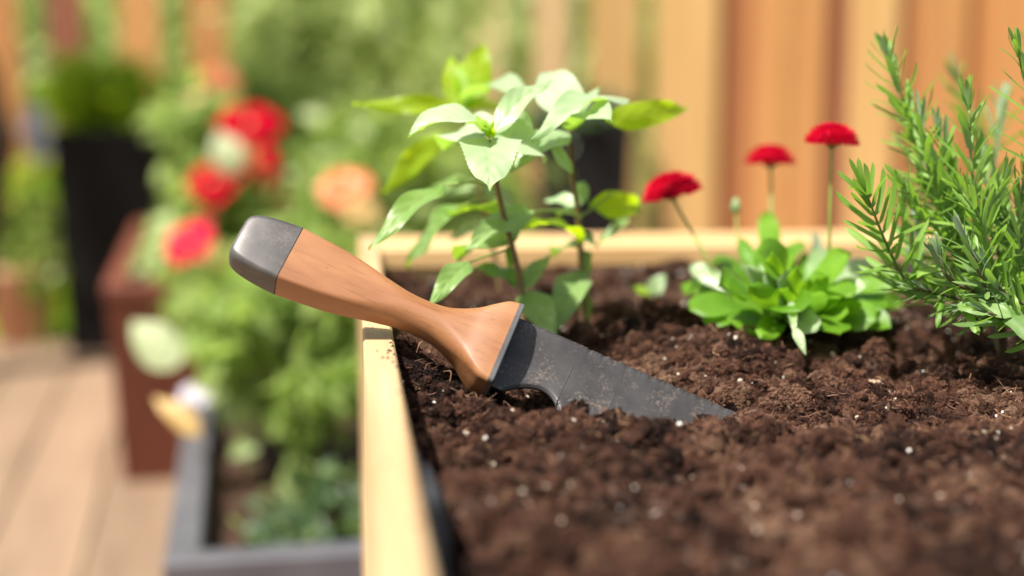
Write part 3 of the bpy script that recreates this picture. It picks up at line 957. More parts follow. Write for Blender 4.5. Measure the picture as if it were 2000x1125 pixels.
M_bright = mat_leaf('young_leaf', (0.20, 0.36, 0.012), (0.28, 0.44, 0.02), trans=(0.62, 0.86, 0.01), tf=0.6, rough=0.45, spec=0.5)
M_stem = mat_simple('stem', (0.16, 0.10, 0.05), (0.26, 0.17, 0.08), 90, 0.5, bmp=0.1)
M_stemg = mat_simple('stem_green', (0.15, 0.22, 0.04), (0.24, 0.32, 0.07), 60, 0.5, bmp=0.1)
def stem(parent, pts, r0, r1, mat=M_stem, name='stem', n=24):
    P = spline([at(*p) for p in pts], n)
    V, F = tube_vf(P, [r0 + (r1 - r0) * i / n for i in range(n + 1)], 10)
    return mk(name, V, F, mat, parent)

p1 = thing('balsam_plant', 'young broad leaved plant with hanging heart shaped leaf, just behind the knife guard', 'plant', at(1020, 655, .87), 'young leafy plants in the soil')
st1 = [(1022, 655, .87), (1018, 560, .865), (1000, 480, .855), (975, 385, .835), (955, 275, .80)]
stem(p1, st1, .0022, .0015)
pl1 = lambda *a, **k: place_leaf(p1, *a, **k)
pl1((957, 272, .795), (957, 378, .738), 128, .78, M_bals, .04, .12, 'heart', .05, wavy=.6, label='heart shaped leaf, sun glare in its colour, hanging towards the camera')
pl1((952, 262, .80), (797, 268, .775), 44, .25, M_bals, .20, .3, 'ovate', .05)
pl1((962, 262, .80), (1078, 158, .83), 46, .45, M_bals, .10, .35, 'ovate', .05)
pl1((962, 262, .80), (1062, 318, .845), 62, .60, M_bals, .16, .2)
pl1((955, 262, .80), (868, 292, .86), 44, .5, M_bals, .1, .2)
pl1((957, 270, .797), (928, 226, .80), 17, .5, M_bright, .1, .5, 'lance', 0)
pl1((957, 270, .797), (968, 236, .79), 13, .5, M_bright, .1, .5, 'lance', 0)
pl1((960, 270, .797), (945, 246, .785), 10, .5, M_bright, .1, .5, 'lance', 0)
# second tier with petioles
def petiole(parent, pts, r=.0008, mat=M_stemg): return stem(parent, pts, r, r * .8, mat, 'petiole', 10)
petiole(p1, [(970, 372, .832), (930, 356, .835), (866, 362, .835)])
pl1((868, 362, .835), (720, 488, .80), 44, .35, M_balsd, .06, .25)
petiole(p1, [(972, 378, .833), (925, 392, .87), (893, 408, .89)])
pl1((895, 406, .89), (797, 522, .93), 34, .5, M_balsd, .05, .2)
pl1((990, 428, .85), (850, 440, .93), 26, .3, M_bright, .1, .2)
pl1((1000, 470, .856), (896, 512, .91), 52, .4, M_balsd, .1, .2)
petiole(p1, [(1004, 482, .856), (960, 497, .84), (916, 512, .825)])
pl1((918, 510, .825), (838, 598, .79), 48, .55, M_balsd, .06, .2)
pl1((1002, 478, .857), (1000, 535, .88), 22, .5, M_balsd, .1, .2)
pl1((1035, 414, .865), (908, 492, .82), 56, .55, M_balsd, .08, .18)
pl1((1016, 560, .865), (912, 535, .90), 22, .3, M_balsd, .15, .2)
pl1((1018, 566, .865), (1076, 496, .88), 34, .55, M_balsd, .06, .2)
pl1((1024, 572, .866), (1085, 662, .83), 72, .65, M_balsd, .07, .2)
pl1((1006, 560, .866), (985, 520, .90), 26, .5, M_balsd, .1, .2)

p2 = thing('balsam_plant', 'young leafy plant on a brown stem, right of the one with the heart shaped leaf', 'plant', at(1142, 640, .92), 'young leafy plants in the soil')
stem(p2, [(1142, 642, .92), (1136, 520, .915), (1128, 410, .90), (1116, 330, .88), (1112, 255, .85)], .0023, .0016)
pl2 = lambda *a, **k: place_leaf(p2, *a, **k)
pl2((1110, 245, .848), (1072, 140, .90), 96, .50, M_bals, .10, .10, 'ovate', .04)
pl2((1225, 196, .86), (1036, 274, .79), 40, .30, M_bals, .10, .22)
pl2((1120, 248, .848), (1196, 240, .80), 40, .45, M_bals, .16, .2)
pl2((1180, 236, .87), (1348, 211, .92), 56, .9, M_bright, .05, -.1)
pl2((1120, 240, .85), (1172, 172, .87), 22, .5, M_bals, .1, .4, 'lance')
pl2((1112, 262, .85), (995, 335, .82), 52, .55, M_bals, .12, .2)
petiole(p2, [(1113, 265, .85), (1090, 280, .845), (1075, 292, .84)])
pl2((1072, 284, .845), (1118, 342, .86), 26, .6, M_bals, .08, .3)
petiole(p2, [(1130, 420, .90), (1080, 412, .89), (1032, 415, .866)])
pl2((1148, 400, .905), (1252, 402, .96), 56, .95, M_bright, .08, .1)
pl2((1130, 402, .90), (1140, 352, .91), 34, .7, M_balsd, .1, .2)
pl2((1126, 400, .90), (1064, 393, .92), 22, .5, M_bals, .1, .2)
pl2((1130, 410, .90), (1092, 420, .93), 20, .5, M_balsd, .1, .2)
petiole(p2, [(1131, 425, .90), (1160, 405, .905), (1190, 380, .92)])
pl2((1130, 462, .905), (1168, 484, .92), 16, .5, M_balsd, .1, .2)
pl2((1228, 428, .95), (1164, 482, .94), 22, .5, M_balsd, .06, .2)
pl2((1134, 478, .91), (1016, 452, .865), 22, .25, M_bright, .16, .3)
pl2((1136, 485, .912), (1080, 500, .95), 26, .3, M_balsd, .1, .2)
pl2((1138, 526, .915), (1078, 652, .85), 70, .65, M_balsd, .06, .15)
pl2((1140, 560, .918), (1145, 640, .93), 26, .5, M_balsd, .1, .2)
pl2((1134, 490, .912), (1146, 545, .93), 22, .5, M_balsd, .1, .2)

p3 = thing('balsam_plant', 'young plant with tall yellow green upright leaf, furthest back of the leafy plants', 'plant', at(985, 610, 1.0), 'young leafy plants in the soil')
stem(p3, [(985, 612, 1.0), (965, 500, .99), (935, 360, .97), (905, 212, .95)], .0020, .0013)
pl3 = lambda *a, **k: place_leaf(p3, *a, **k)
pl3((905, 214, .95), (878, 108, .97), 62, .9, M_bright, .06, .1)
pl3((908, 212, .95), (944, 88, .98), 78, .95, M_bright, .06, .05)
pl3((900, 212, .95), (688, 205, .94), 40, .75, M_bright, .05, .1)
pl3((905, 190, .95), (1040, 182, .90), 40, .25, M_bals, .10, .1)
pl3((908, 212, .95), (985, 225, 1.0), 36, .5, M_bright, .1, .1)
pl3((862, 262, .96), (748, 378, .99), 52, .85, M_bright, .05, .1)
petiole(p3, [(918, 268, .958), (890, 262, .96), (862, 264, .96)])
pl3((938, 372, .972), (840, 372, 1.0), 42, .7, M_balsd, .1, .2)
pl3((940, 380, .972), (1010, 420, 1.02), 40, .6, M_balsd, .1, .2)
pl3((950, 430, .98), (880, 470, 1.0), 30, .7, M_balsd, .1, .2)

# small seedling between
sd_ = thing('seedling', 'tiny pale seedling alone in the soil left of the daisy plant', 'seedling', at(1262, 590, .99))
stem(sd_, [(1262, 595, 1.0), (1266, 580, .99), (1280, 565, .985)], .0008, .0006, M_stemg)
place_leaf(sd_, (1270, 575, .99), (1300, 535, .985), 42, .7, M_bals, .05, .1, 'ovate', 0)
place_leaf(sd_, (1268, 575, .99), (1236, 560, 1.0), 18, .4, M_bright, .05, .1, 'ovate', 0)

# ------------------------------------------------------------------ daisies
M_petal = mat_leaf('red_petal', (0.52, 0.004, 0.035), (0.72, 0.010, 0.065), trans=(0.8, 0.01, 0.06), tf=0.25, rough=0.6, spec=0.12)
M_daisl = mat_leaf('daisy_leaf', (0.08, 0.20, 0.010), (0.17, 0.34, 0.025), trans=(0.36, 0.68, 0.02), tf=0.40, rough=0.42, spec=0.5)
M_daisp = mat_leaf('daisy_pale_leaf', (0.22, 0.34, 0.13), (0.36, 0.46, 0.26), trans=(0.35, 0.58, 0.10), tf=0.3, rough=0.4, spec=0.7, sheen=.2)
M_calyx = mat_simple('calyx', (0.06, 0.12, 0.03), (0.1, 0.18, 0.05), 60, 0.6, bmp=0.1)
dz = thing('daisy_plant', 'double red daisy with spoon shaped green leaves and three open flowers', 'daisy', at(1530, 640, .91))
def pompon(parent, c, axis, Rr, seed, squash=.54):
    Rr *= 1.0
    r = random.Random(seed)
    axis = Vector(axis).normalized()
    M = frame(c, axis.orthogonal(), axis)
    M = Matrix.Translation(c) @ axis.to_track_quat('Z', 'Y').to_matrix().to_4x4()
    V = []; F = []; rn = []
    # core dome
    nn = 20
    for i in range(7):
        ph = i / 6 * math.pi / 2
        for k in range(nn):
            a = 2 * math.pi * k / nn
            V.append(M @ Vector((math.cos(a) * math.cos(ph) * Rr * .78, math.sin(a) * math.cos(ph) * Rr * .78, math.sin(ph) * Rr * squash * .9))); rn.append(.1)
    for i in range(6):
        for k in range(nn):
            F.append((i * nn + k, i * nn + (k + 1) % nn, (i + 1) * nn + (k + 1) % nn, (i + 1) * nn + k))
    F.append(tuple(reversed(range(nn))))
    # quilled petals in rows
    for row in range(9):
        f = row / 8
        cnt = int(44 * (1 - f * .78)) + 6
        for k in range(cnt):
            a = 2 * math.pi * (k + .5 * (row % 2)) / cnt + r.uniform(-.05, .05)
            ph = f * 1.45 + r.uniform(-.05, .05)
            ln = Rr * (.46 - .22 * f) * r.uniform(.9, 1.08)
            er = Vector((math.cos(a), math.sin(a), 0))
            p0 = er * math.cos(ph) * Rr * .62 + Vector((0, 0, math.sin(ph) * Rr * squash * .78))
            dr = (er * (1.0 - .55 * f) + Vector((0, 0, -.38 + 1.1 * f))).normalized()
            sdv = Vector((-math.sin(a), math.cos(a), 0)); up = dr.cross(sdv) * -1
            w = Rr * .060 * r.uniform(.8, 1.2)
            b0 = len(V); q = r.random()
            for t, ww, dn in ((0, .6, 0), (.4, 1, .05), (.8, 1, .02), (1, .35, -.10)):
                pc = p0 + dr * ln * t + up * ln * dn
                V += [M @ (pc - sdv * w * ww - up * w * .4), M @ (pc + up * w * .35), M @ (pc + sdv * w * ww - up * w * .4)]; rn += [q] * 3
            for j in range(3):
                for e in range(2):
                    b1 = b0 + j * 3 + e; F.append((b1, b1 + 1, b1 + 4, b1 + 3))
    h = mk('flower_head', V, F, M_petal, parent, rnd=rn)
    # calyx
    Vc = []; Fc = []
    for i, (rad, zz) in enumerate(((.62, -.03), (.50, -.16), (.28, -.30), (.10, -.40))):
        for k in range(12):
            a = 2 * math.pi * k / 12
            Vc.append(M @ Vector((math.cos(a) * rad * Rr * .8, math.sin(a) * rad * Rr * .8, zz * Rr * .9)))
    for i in range(3):
        for k in range(12): Fc.append((i * 12 + k, i * 12 + (k + 1) % 12, (i + 1) * 12 + (k + 1) % 12, (i + 1) * 12 + k))
    Fc += [tuple(range(12)), tuple(reversed(range(36, 48)))]
    mk('calyx', Vc, Fc, M_calyx, h)
    return h
XR_ = CM @ Vector((1, 0, 0)); 
def flower(px, py, d, stempts, wpx, tiltx, tilty, seed):
    c = at(px, py, d)
    ax = UPV + XR_ * tiltx + TOC * tilty
    pompon(dz, c, ax, wpx / 2 * d / FPX, seed)
    stem(dz, stempts + [(px, py + 8, d)], .0011, .0010, M_stemg, 'flower_stem')
flower(1312, 372, .93, [(1440, 620, .92), (1378, 500, .92), (1335, 425, .93)], 112, -.24, .03, 1)
flower(1505, 312, 1.0, [(1515, 620, .95), (1508, 480, .98), (1506, 380, 1.0)], 94, 0.0, -.02, 2)
flower(1625, 272, .87, [(1600, 630, .90), (1617, 520, .885), (1622, 380, .875)], 102, 0.04, .04, 3)
stem(dz, [(1470, 610, .95), (1445, 500, .97), (1437, 412, .98)], .0009, .0008, M_stemg, 'flower_stem')
Vb, Fb = tube_vf(spline([at(1438, 418, .98), at(1437, 402, .98), at(1438, 386, .98)], 5), [.0015, .0030, .0035, .0032, .0024, .001], 8)
mk('flower_bud', Vb, Fb, M_daisp, dz, label='dry closed bud')
rr_ = random.Random(5)
base = (1530, 628, .905)
spoons = [  # tipx, tipy, tipd, width px, k, material
    (1500, 418, .99, 62, .9, 'd'), (1445, 462, .95, 52, .95, 'd'), (1345, 520, .93, 70, .45, 'p'), (1350, 600, .86, 66, .6, 'd'), (1395, 500, .99, 50, .6, 'd'),
    (1400, 560, .84, 60, .7, 'd'), (1440, 640, .84, 60, .6, 'd'), (1490, 655, .83, 62, .7, 'd'), (1330, 555, .95, 50, .4, 'd'),
    (1560, 470, .98, 66, .85, 'd'), (1600, 455, 1.0, 74, .8, 'p'), (1640, 490, .96, 60, .6, 'p'), (1695, 505, .92, 66, .55, 'p'), (1690, 560, .87, 60, .55, 'p'),
    (1735, 600, .88, 70, .4, 'd'), (1740, 640, .86, 66, .45, 'd'), (1640, 655, .83, 60, .5, 'd'), (1590, 640, .82, 50, .6, 'p'), (1540, 560, .83, 56, .8, 'd'),
    (1470, 560, .82, 56, .8, 'd'), (1580, 540, .86, 52, .8, 'd'), (1620, 580, .83, 54, .7, 'd'), (1500, 500, .93, 56, .9, 'd'), (1540, 480, .96, 52, .8, 'd'), (1430, 590, .83, 52, .5, 'd'),
    (1560, 600, .815, 46, .8, 'd'), (1660, 610, .84, 60, .6, 'd'), (1380, 630, .86, 52, .5, 'd'), (1700, 520, .98, 50, .6, 'd'), (1460, 520, .90, 54, .8, 'd'), (1510, 540, .86, 50, .85, 'd')]
for _ in range(16):
    spoons.append((rr_.uniform(1600, 1770), rr_.uniform(480, 640), rr_.uniform(.84, .96), 62, rr_.uniform(.5, .9), rr_.choice('ddp')))
for _ in range(34):
    an = rr_.uniform(0, 6.28); el = rr_.uniform(.3, 1)
    spoons.append((1540 + math.cos(an) * 150 * el, 590 - abs(math.sin(an)) * 130 * el + (20 if math.sin(an) < -.3 else 0), .905 + math.sin(an) * .07, 54, rr_.uniform(.5, .95), rr_.choice('ddp')))
for tx, ty, td, w, k, mt in spoons:
    bx = base[0] + (tx - base[0]) * .12 + rr_.uniform(-8, 8)
    place_leaf(dz, (bx, base[1] + rr_.uniform(-6, 10), base[2] + (td - base[2]) * .1), (tx, ty, td), w * rr_.uniform(.5, .8), k, M_daisp if mt == 'p' else M_daisl, rr_.uniform(.05, .14), rr_.uniform(.05, .25), 'spoon', 0.0, roll=rr_.uniform(-38, 38), twist=rr_.uniform(-.3, .3))
# pale spent leaves drooping on the soil in front
for a, b_, w in (((1545, 590, .835), (1552, 655, .81), 22), ((1552, 640, .81), (1574, 694, .80), 22)):
    place_leaf(dz, a, b_, w, .8, M_daisp, .08, .2, 'ovate', 0, label='pale wilted leaf')

# ------------------------------------------------------------------ rosemary
M_rose = mat_leaf('rosemary_leaf', (0.10, 0.215, 0.022), (0.21, 0.36, 0.055), trans=(0.34, 0.62, 0.04), tf=0.36, rough=0.5, spec=0.5, use_rnd='obj', under=(0.26, 0.33, 0.2), nscale=150)
M_rosed = mat_leaf('rosemary_old_leaf', (0.09, 0.18, 0.04), (0.18, 0.29, 0.09), trans=(0.25, 0.48, 0.05), tf=0.28, rough=0.5, spec=0.5, use_rnd='obj', under=(0.22, 0.28, 0.2), nscale=150)
M_rstem = mat_simple('rosemary_stem', (0.07, 0.045, 0.028), (0.15, 0.10, 0.055), 200, 0.7, bmp=0.3)
M_rstemg = mat_simple('rosemary_tip_stem', (0.12, 0.19, 0.05), (0.2, 0.28, 0.08), 200, 0.6, bmp=0.2)
ros = thing('rosemary_plant', 'rosemary with upright needle leaved sprigs at the right end of the planter', 'rosemary', at(1960, 700, .84))
needles = []
for v in range(6):
    out = []
    for mt in (M_rose, M_rosed):
        V, F = leaf_grid(1.0, 0.115 + .018 * (v % 3), arch=[.03, -.05, .08, .0, .05, -.02][v], fold=-.35, shape='needle', nu=10, nv=4)
        Vn = [(x, y, z - 0.03) for x, y, z in V]
        # thickness: a rolled under side
        n0 = len(V)
        out.append(mesh_of('needle', list(V), F, mt, rnd=None))
    needles.append(out)
NEED = []
rq = random.Random(9)
def sprig(pts, old=0.0, l0=62, step=11, r0=.0013, len_scale=1.0, tip=True, spread=55):
    n = 30
    P = spline([at(*p) for p in pts], n)
    D = [pts[0][2] + (pts[-1][2] - pts[0][2]) * i / n for i in range(n + 1)]
    V, F = tube_vf(P, [r0 * (1 - .55 * i / n) for i in range(n + 1)], 7)
    s = mk('stem', V, F, M_rstem if old > .4 else M_rstemg, ros)
    # arc length walk
    cum = [0]
    for i in range(n): cum.append(cum[-1] + (P[i + 1] - P[i]).length)
    tot = cum[-1]
    stepm = step * pts[0][2] / FPX
    a = rq.uniform(0, 3); x = tot * .04; i = 0
    while x < tot:
        while cum[i + 1] < x: i += 1
        f = (x - cum[i]) / (cum[i + 1] - cum[i]); p = P[i].lerp(P[i + 1], f)
        t = (P[i + 1] - P[i]).normalized()
        u = t.orthogonal().normalized(); w = t.cross(u)
        rel = x / tot
        for q in range(2):
            an = a + q * math.pi + rq.uniform(-.3, .3)
            rd = u * math.cos(an) + w * math.sin(an)
            sp = R(spread * (1 - rel * .55) + rq.uniform(-12, 12))
            dv = t * math.cos(sp) + rd * math.sin(sp)
            ln = l0 * len_scale * rq.uniform(.75, 1.15) * (1 - .35 * max(0, rel - .8) / .2) * D[i] / FPX
            NEED.append((p.copy(), dv, t * math.sin(sp) - rd * math.cos(sp), ln, old, s))
        a += math.pi / 2 + rq.uniform(-.2, .2)
        x += stepm * rq.uniform(.8, 1.2)
    if tip:
        t = (P[-1] - P[-2]).normalized(); u = t.orthogonal().normalized(); w = t.cross(u)
        for q in range(6):
            an = q * 1.05; rd = u * math.cos(an) + w * math.sin(an); sp = R(rq.uniform(6, 22))
            NEED.append((P[-1].copy(), t * math.cos(sp) + rd * math.sin(sp), -rd, l0 * len_scale * rq.uniform(.5, .8) * D[-1] / FPX, old, s))
sprig([(1790, 585, .80), (1752, 520, .79), (1722, 455, .775), (1695, 385, .765)], l0=118, step=20, r0=.0012, spread=66)
sprig([(1925, 560, .84), (1880, 440, .835), (1820, 320, .83), (1768, 210, .83), (1738, 115, .83)], l0=96, step=13, spread=66)
sprig([(1880, 520, .82), (1850, 420, .815), (1810, 320, .81), (1800, 240, .81)], l0=92, step=15, spread=60)
sprig([(1930, 560, .83), (1870, 490, .82), (1815, 430, .81), (1770, 370, .80)], l0=88, step=15, spread=60)
sprig([(1960, 520, .83), (1925, 440, .82), (1850, 350, .81), (1835, 270, .81)], l0=88, step=15, spread=60)
sprig([(1935, 500, .80), (1908, 400, .79), (1896, 300, .785), (1893, 215, .78)], l0=92, step=21, spread=60)
sprig([(1985, 560, .90), (1950, 430, .92), (1945, 300, .93), (1960, 200, .95)], l0=86, step=20, spread=60)
sprig([(2050, 420, .78), (2025, 280, .77), (2005, 170, .765), (1990, 110, .76)], l0=92, step=21, spread=60)
sprig([(2080, 500, .86), (2060, 330, .87), (2040, 200, .88), (2030, 60, .9)], l0=80, step=16)
sprig([(1960, 600, .82), (1925, 520, .80), (1930, 440, .79), (1960, 350, .78)], l0=78, step=14, old=.3)
sprig([(2010, 640, .80), (1995, 540, .79), (1990, 440, .785), (2000, 350, .78)], l0=78, step=14, old=.4)
sprig([(1955, 600, .78), (1900, 570, .765), (1850, 540, .76), (1835, 500, .76)], l0=74, step=13, old=.6, r0=.0016)
sprig([(1960, 620, .80), (1880, 600, .80), (1800, 580, .80), (1760, 560, .80)], l0=72, step=14, old=.6, r0=.0018, tip=False)
sprig([(1960, 610, .77), (1925, 560, .755), (1900, 500, .75), (1880, 455, .75)], l0=74, step=14, old=.5)
sprig([(2040, 620, .77), (1990, 590, .755), (1950, 560, .75), (1925, 520, .75)], l0=80, step=14, old=.7)
sprig([(2060, 560, .80), (2010, 500, .79), (1975, 450, .79), (1950, 420, .79)], l0=74, step=13, old=.8)
sprig([(1870, 610, .84), (1840, 560, .85), (1800, 500, .87), (1790, 440, .88)], l0=70, step=13, old=.5)
sprig([(1950, 605, .80), (1890, 590, .785), (1840, 575, .775), (1790, 565, .77)], l0=70, step=13, old=.6, r0=.0014)
sprig([(1985, 615, .79), (1950, 595, .775), (1915, 590, .765), (1880, 600, .76)], l0=70, step=13, old=.7, r0=.0014)
sprig([(2040, 640, .79), (2010, 620, .775), (1985, 610, .765), (1965, 615, .76)], l0=70, step=13, old=.7, r0=.0014)
sprig([(1960, 600, .83), (1900, 540, .84), (1860, 470, .845), (1850, 390, .85)], l0=84, step=16, old=.2)
sprig([(2000, 620, .83), (1985, 520, .84), (1950, 420, .85), (1925, 330, .86)], l0=84, step=16, old=.3)
sprig([(1990, 560, .98), (1960, 400, 1.0), (1905, 250, 1.0), (1870, 160, 1.0)], l0=80, step=20, old=.2)
sprig([(1900, 560, .96), (1850, 440, .98), (1800, 330, 1.0), (1775, 250, 1.0)], l0=78, step=20, old=.2)
sprig([(1830, 590, .83), (1800, 530, .82), (1775, 470, .82), (1768, 400, .82)], l0=84, step=19)
sprig([(1960, 590, .79), (1935, 500, .77), (1915, 430, .765), (1880, 380, .76)], l0=88, step=20)
sprig([(1900, 600, .88), (1880, 520, .90), (1860, 450, .92), (1850, 370, .93)], l0=72, step=14, old=.4)
sprig([(2060, 660, .76), (2010, 640, .745), (1965, 625, .74), (1930, 610, .735)], l0=92, step=20, old=.5, r0=.0016)
stem(ros, [(1960, 700, .84), (1958, 650, .82), (1955, 600, .79)], .0028, .0020, M_rstem, 'woody_stem')
stem(ros, [(1960, 700, .84), (1940, 640, .86), (1925, 560, .86)], .0026, .0018, M_rstem, 'woody_stem')
stem(ros, [(1965, 700, .84), (2020, 640, .82), (2050, 560, .80)], .0028, .0018, M_rstem, 'woody_stem')
# long low leaves close to the camera
for a_, b_, w in (((1870, 596, .755), (1975, 618, .735), 26), ((1940, 596, .75), (2020, 665, .725), 34), ((1760, 560, .775), (1862, 512, .76), 13), ((1880, 600, .76), (1912, 655, .745), 16), ((1960, 560, .76), (1990, 615, .745), 18), ((1840, 585, .77), (1830, 640, .76), 11)):
    place_leaf(ros, a_, b_, w, .5, M_rosed if w > 20 else M_rose, .1, -.2, 'needle', 0)
NEED.sort(key=lambda q: (0 if (lambda c: abs(c.x / -c.z) < .37 and abs(c.y / -c.z) < .21)(CM.transposed() @ (q[0] - CAM)) else 1, (q[0] - CAM).length / q[3]))
rest_old = MB(); rest = MB()
for j, (p, dv, nz_, ln, old, s) in enumerate(NEED):
    M = frame(p, dv, nz_, (ln, ln, ln))
    me = needles[rq.randrange(6)][1 if rq.random() < old else 0]
    if j < 290:
        inst('needle', me, M, ros)
    else:
        mm = rest if me.materials[0] == M_rose else rest_old
        mm.add([M @ v.co for v in me.vertices], [tuple(pp.vertices) for pp in me.polygons])
if rest.V: rest.build('needles', M_rose, ros, True, kind='stuff')
if rest_old.V: rest_old.build('old_needles', M_rosed, ros, True, kind='stuff')

# ------------------------------------------------------------------ background: fence
FP = 4.25
fcol = [((0.44, 0.25, 0.085), (0.56, 0.345, 0.135)), ((0.25, 0.085, 0.025), (0.32, 0.12, 0.04)), ((0.38, 0.165, 0.05), (0.50, 0.24, 0.08)), ((0.17, 0.045, 0.02), (0.24, 0.07, 0.035)), ((0.33, 0.13, 0.035), (0.42, 0.18, 0.055)), ((0.46, 0.30, 0.15), (0.58, 0.39, 0.21))]
FM = [mat_wood('fence_wood', a, b_, 2, 40, 0.65, 5, 0.06, 0.3) for a, b_ in fcol]
fz = thing('board_fence', 'warm orange cedar fence of upright boards behind the red daisies', 'fence', at(1640, 430, FP))
def fence_board(parent, x0, x1, d, mi, back=0.0, top=1.75, thick=0.02):
    a = at(x0, 157, d + back); b_ = at(x1, 157, d + back)
    dx = (b_ - a); w = dx.length
    ang = math.atan2(dx.y, dx.x)
    V, F = box_vf(w, thick, top + .05, .003)
    me = mesh_of('fence_board', V, F, FM[mi], smooth=False)
    c = (a + b_) / 2
    inst('fence_board', me, Matrix.Translation((c.x, c.y, (top + .05) / 2 - .1)) @ Matrix.Rotation(ang, 4, 'Z'), parent)
for x0, x1, mi, back in [(1278, 1402, 0, 0), (1396, 1470, 1, .03), (1466, 1535, 2, 0), (1539, 1612, 2, .002), (1606, 1660, 3, .03), (1656, 1752, 0, 0), (1746, 1792, 1, .03), (1787, 1886, 2, 0), (1880, 1934, 4, .03), (1930, 2040, 2, 0), (2034, 2080, 1, .03), (2076, 2190, 2, 0)]:  # recessed boards take darker tones, their shade put into the colour
    fence_board(fz, x0, x1, FP, mi, back)
for zz in (0.35, 1.4):
    a = at(1278, 157, FP + .065); b_ = at(2190, 157, FP + .065); dx = b_ - a
    V, F = box_vf(dx.length, .04, .09, .003)
    inst('rail', mesh_of('rail', V, F, FM[2], smooth=False), Matrix.Translation(((a.x + b_.x) / 2, (a.y + b_.y) / 2, zz)) @ Matrix.Rotation(math.atan2(dx.y, dx.x), 4, 'Z'), fz)
pf = thing('picket_fence', 'fence of spaced red brown pickets seen through the greenery on the left', 'fence', at(500, 430, 5.4))
for x0, x1, mi in [(-230, -160, 4), (-120, -50, 2), (-30, 42, 4), (98, 168, 3), (238, 316, 2), (372, 446, 4), (510, 580, 5), (925, 990, 5), (1040, 1112, 5), (1150, 1252, 0)]:
    fence_board(pf, x0, x1, 5.3, mi, 0, 1.75)
for zz in (0.35, 1.4):
    a = at(-230, 157, 5.34); b_ = at(1252, 157, 5.34); dx = b_ - a
    V, F = box_vf(dx.length, .04, .09, .003)
    inst('rail', mesh_of('rail', V, F, FM[4], smooth=False), Matrix.Translation(((a.x + b_.x) / 2, (a.y + b_.y) / 2, zz)) @ Matrix.Rotation(math.atan2(dx.y, dx.x), 4, 'Z'), pf)

# ------------------------------------------------------------------ foliage clouds
def cloud(n, cen, rad, size, seed, shell=.35, droop=.2, elong=1.7, box=False, clump=0):
    r = np.random.default_rng(seed)
    if clump:
        cc = r.normal(0, 1, (clump, 3)); cc /= np.linalg.norm(cc, axis=1)[:, None]; cc *= r.uniform(.35, 1, clump)[:, None]
        if box: cc = r.uniform(-1, 1, (clump, 3))
        P = cc[r.integers(0, clump, n)] + r.normal(0, 1, (n, 3)) * (0.55 / clump ** .33)
    elif box: P = r.uniform(-1, 1, (n, 3))
    else:
        P = r.normal(0, 1, (n, 3)); P /= np.linalg.norm(P, axis=1)[:, None]
        P *= (shell + (1 - shell) * r.random(n) ** .6)[:, None]
    P = P * np.array(rad) + np.array(cen)
    D = r.normal(0, 1, (n, 3)); D[:, 2] -= droop; D /= np.linalg.norm(D, axis=1)[:, None]
    Nn = r.normal(0, .6, (n, 3)) + np.array([-.4, -.55, .75]); Nn -= D * (Nn * D).sum(1)[:, None]; Nn /= np.linalg.norm(Nn, axis=1)[:, None] + 1e-9
    S = np.cross(D, Nn)
    s = size * r.uniform(.6, 1.3, n)[:, None]
    w = s / elong
    prof = [(0, .0, 0), (.35, .5, .0), (.35, 0, -.08), (.35, -.5, 0), (.75, .36, .0), (.75, 0, -.08), (.75, -.36, 0), (1.05, 0, -.12)]
    V = np.stack([P + D * s * a + S * w * b_ + Nn * s * c for a, b_, c in prof], 1).reshape(-1, 3)
    k = np.arange(n)[:, None] * 8
    T = np.array([[0, 2, 1, 1], [0, 3, 2, 2], [1, 2, 5, 4], [2, 3, 6, 5], [4, 5, 7, 7], [5, 6, 7, 7]])
    tris = [(0, 2, 1), (0, 3, 2), (1, 2, 5), (1, 5, 4), (2, 3, 6), (2, 6, 5), (4, 5, 7), (5, 6, 7)]
    F = np.concatenate([k + np.array([t]) for t in tris]).astype(np.int32)
    rn = np.repeat(r.random(n), 8)
    return V, F, rn
def foliage(parent, mat, clouds, name='foliage'):
    Vs_, Fs_, Rs_ = [], [], []; o = 0
    for c in clouds:
        V, F, q = cloud(**c); Vs_.append(V); Fs_.append(F + o); Rs_.append(q); o += len(V)
    ob = mk(name, np.vstack(Vs_), np.vstack(Fs_), mat, parent, smooth=False, rnd=np.concatenate(Rs_))
    ob['kind'] = 'stuff'
    return ob
M_fA = mat_leaf('foliage_light', (0.19, 0.28, 0.065), (0.33, 0.41, 0.14), trans=(0.48, 0.66, 0.14), tf=0.48, rough=0.45)
M_fE = mat_leaf('climber_leaf', (0.42, 0.50, 0.19), (0.56, 0.62, 0.29), trans=(0.68, 0.80, 0.28), tf=0.5, rough=0.6)
M_fB = mat_leaf('foliage_mid', (0.18, 0.26, 0.06), (0.30, 0.38, 0.11), trans=(0.45, 0.62, 0.12), tf=0.48, rough=0.45)
M_fC = mat_leaf('foliage_yellow', (0.22, 0.34, 0.012), (0.34, 0.46, 0.025), trans=(0.55, 0.75, 0.02), tf=0.5, rough=0.5)
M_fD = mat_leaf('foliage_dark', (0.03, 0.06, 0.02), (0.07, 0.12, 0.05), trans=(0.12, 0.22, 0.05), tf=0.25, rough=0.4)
def stems_to(parent, base, tips, r=.004, mat=M_stem, name='branches'):
    mb = MB()
    for t in tips:
        m_ = (Vector(base) + Vector(t)) / 2 + Vector((random.uniform(-.04, .04), random.uniform(-.04, .04), .03))
        V, F = tube_vf(spline([base, m_, t], 6), [r, r * .9, r * .8, r * .7, r * .6, r * .5, r * .4], 6); mb.add(V, F)
    return mb.build(name, mat, parent, True, kind='stuff')
def pt(px, py, d): return tuple(at(px, py, d))

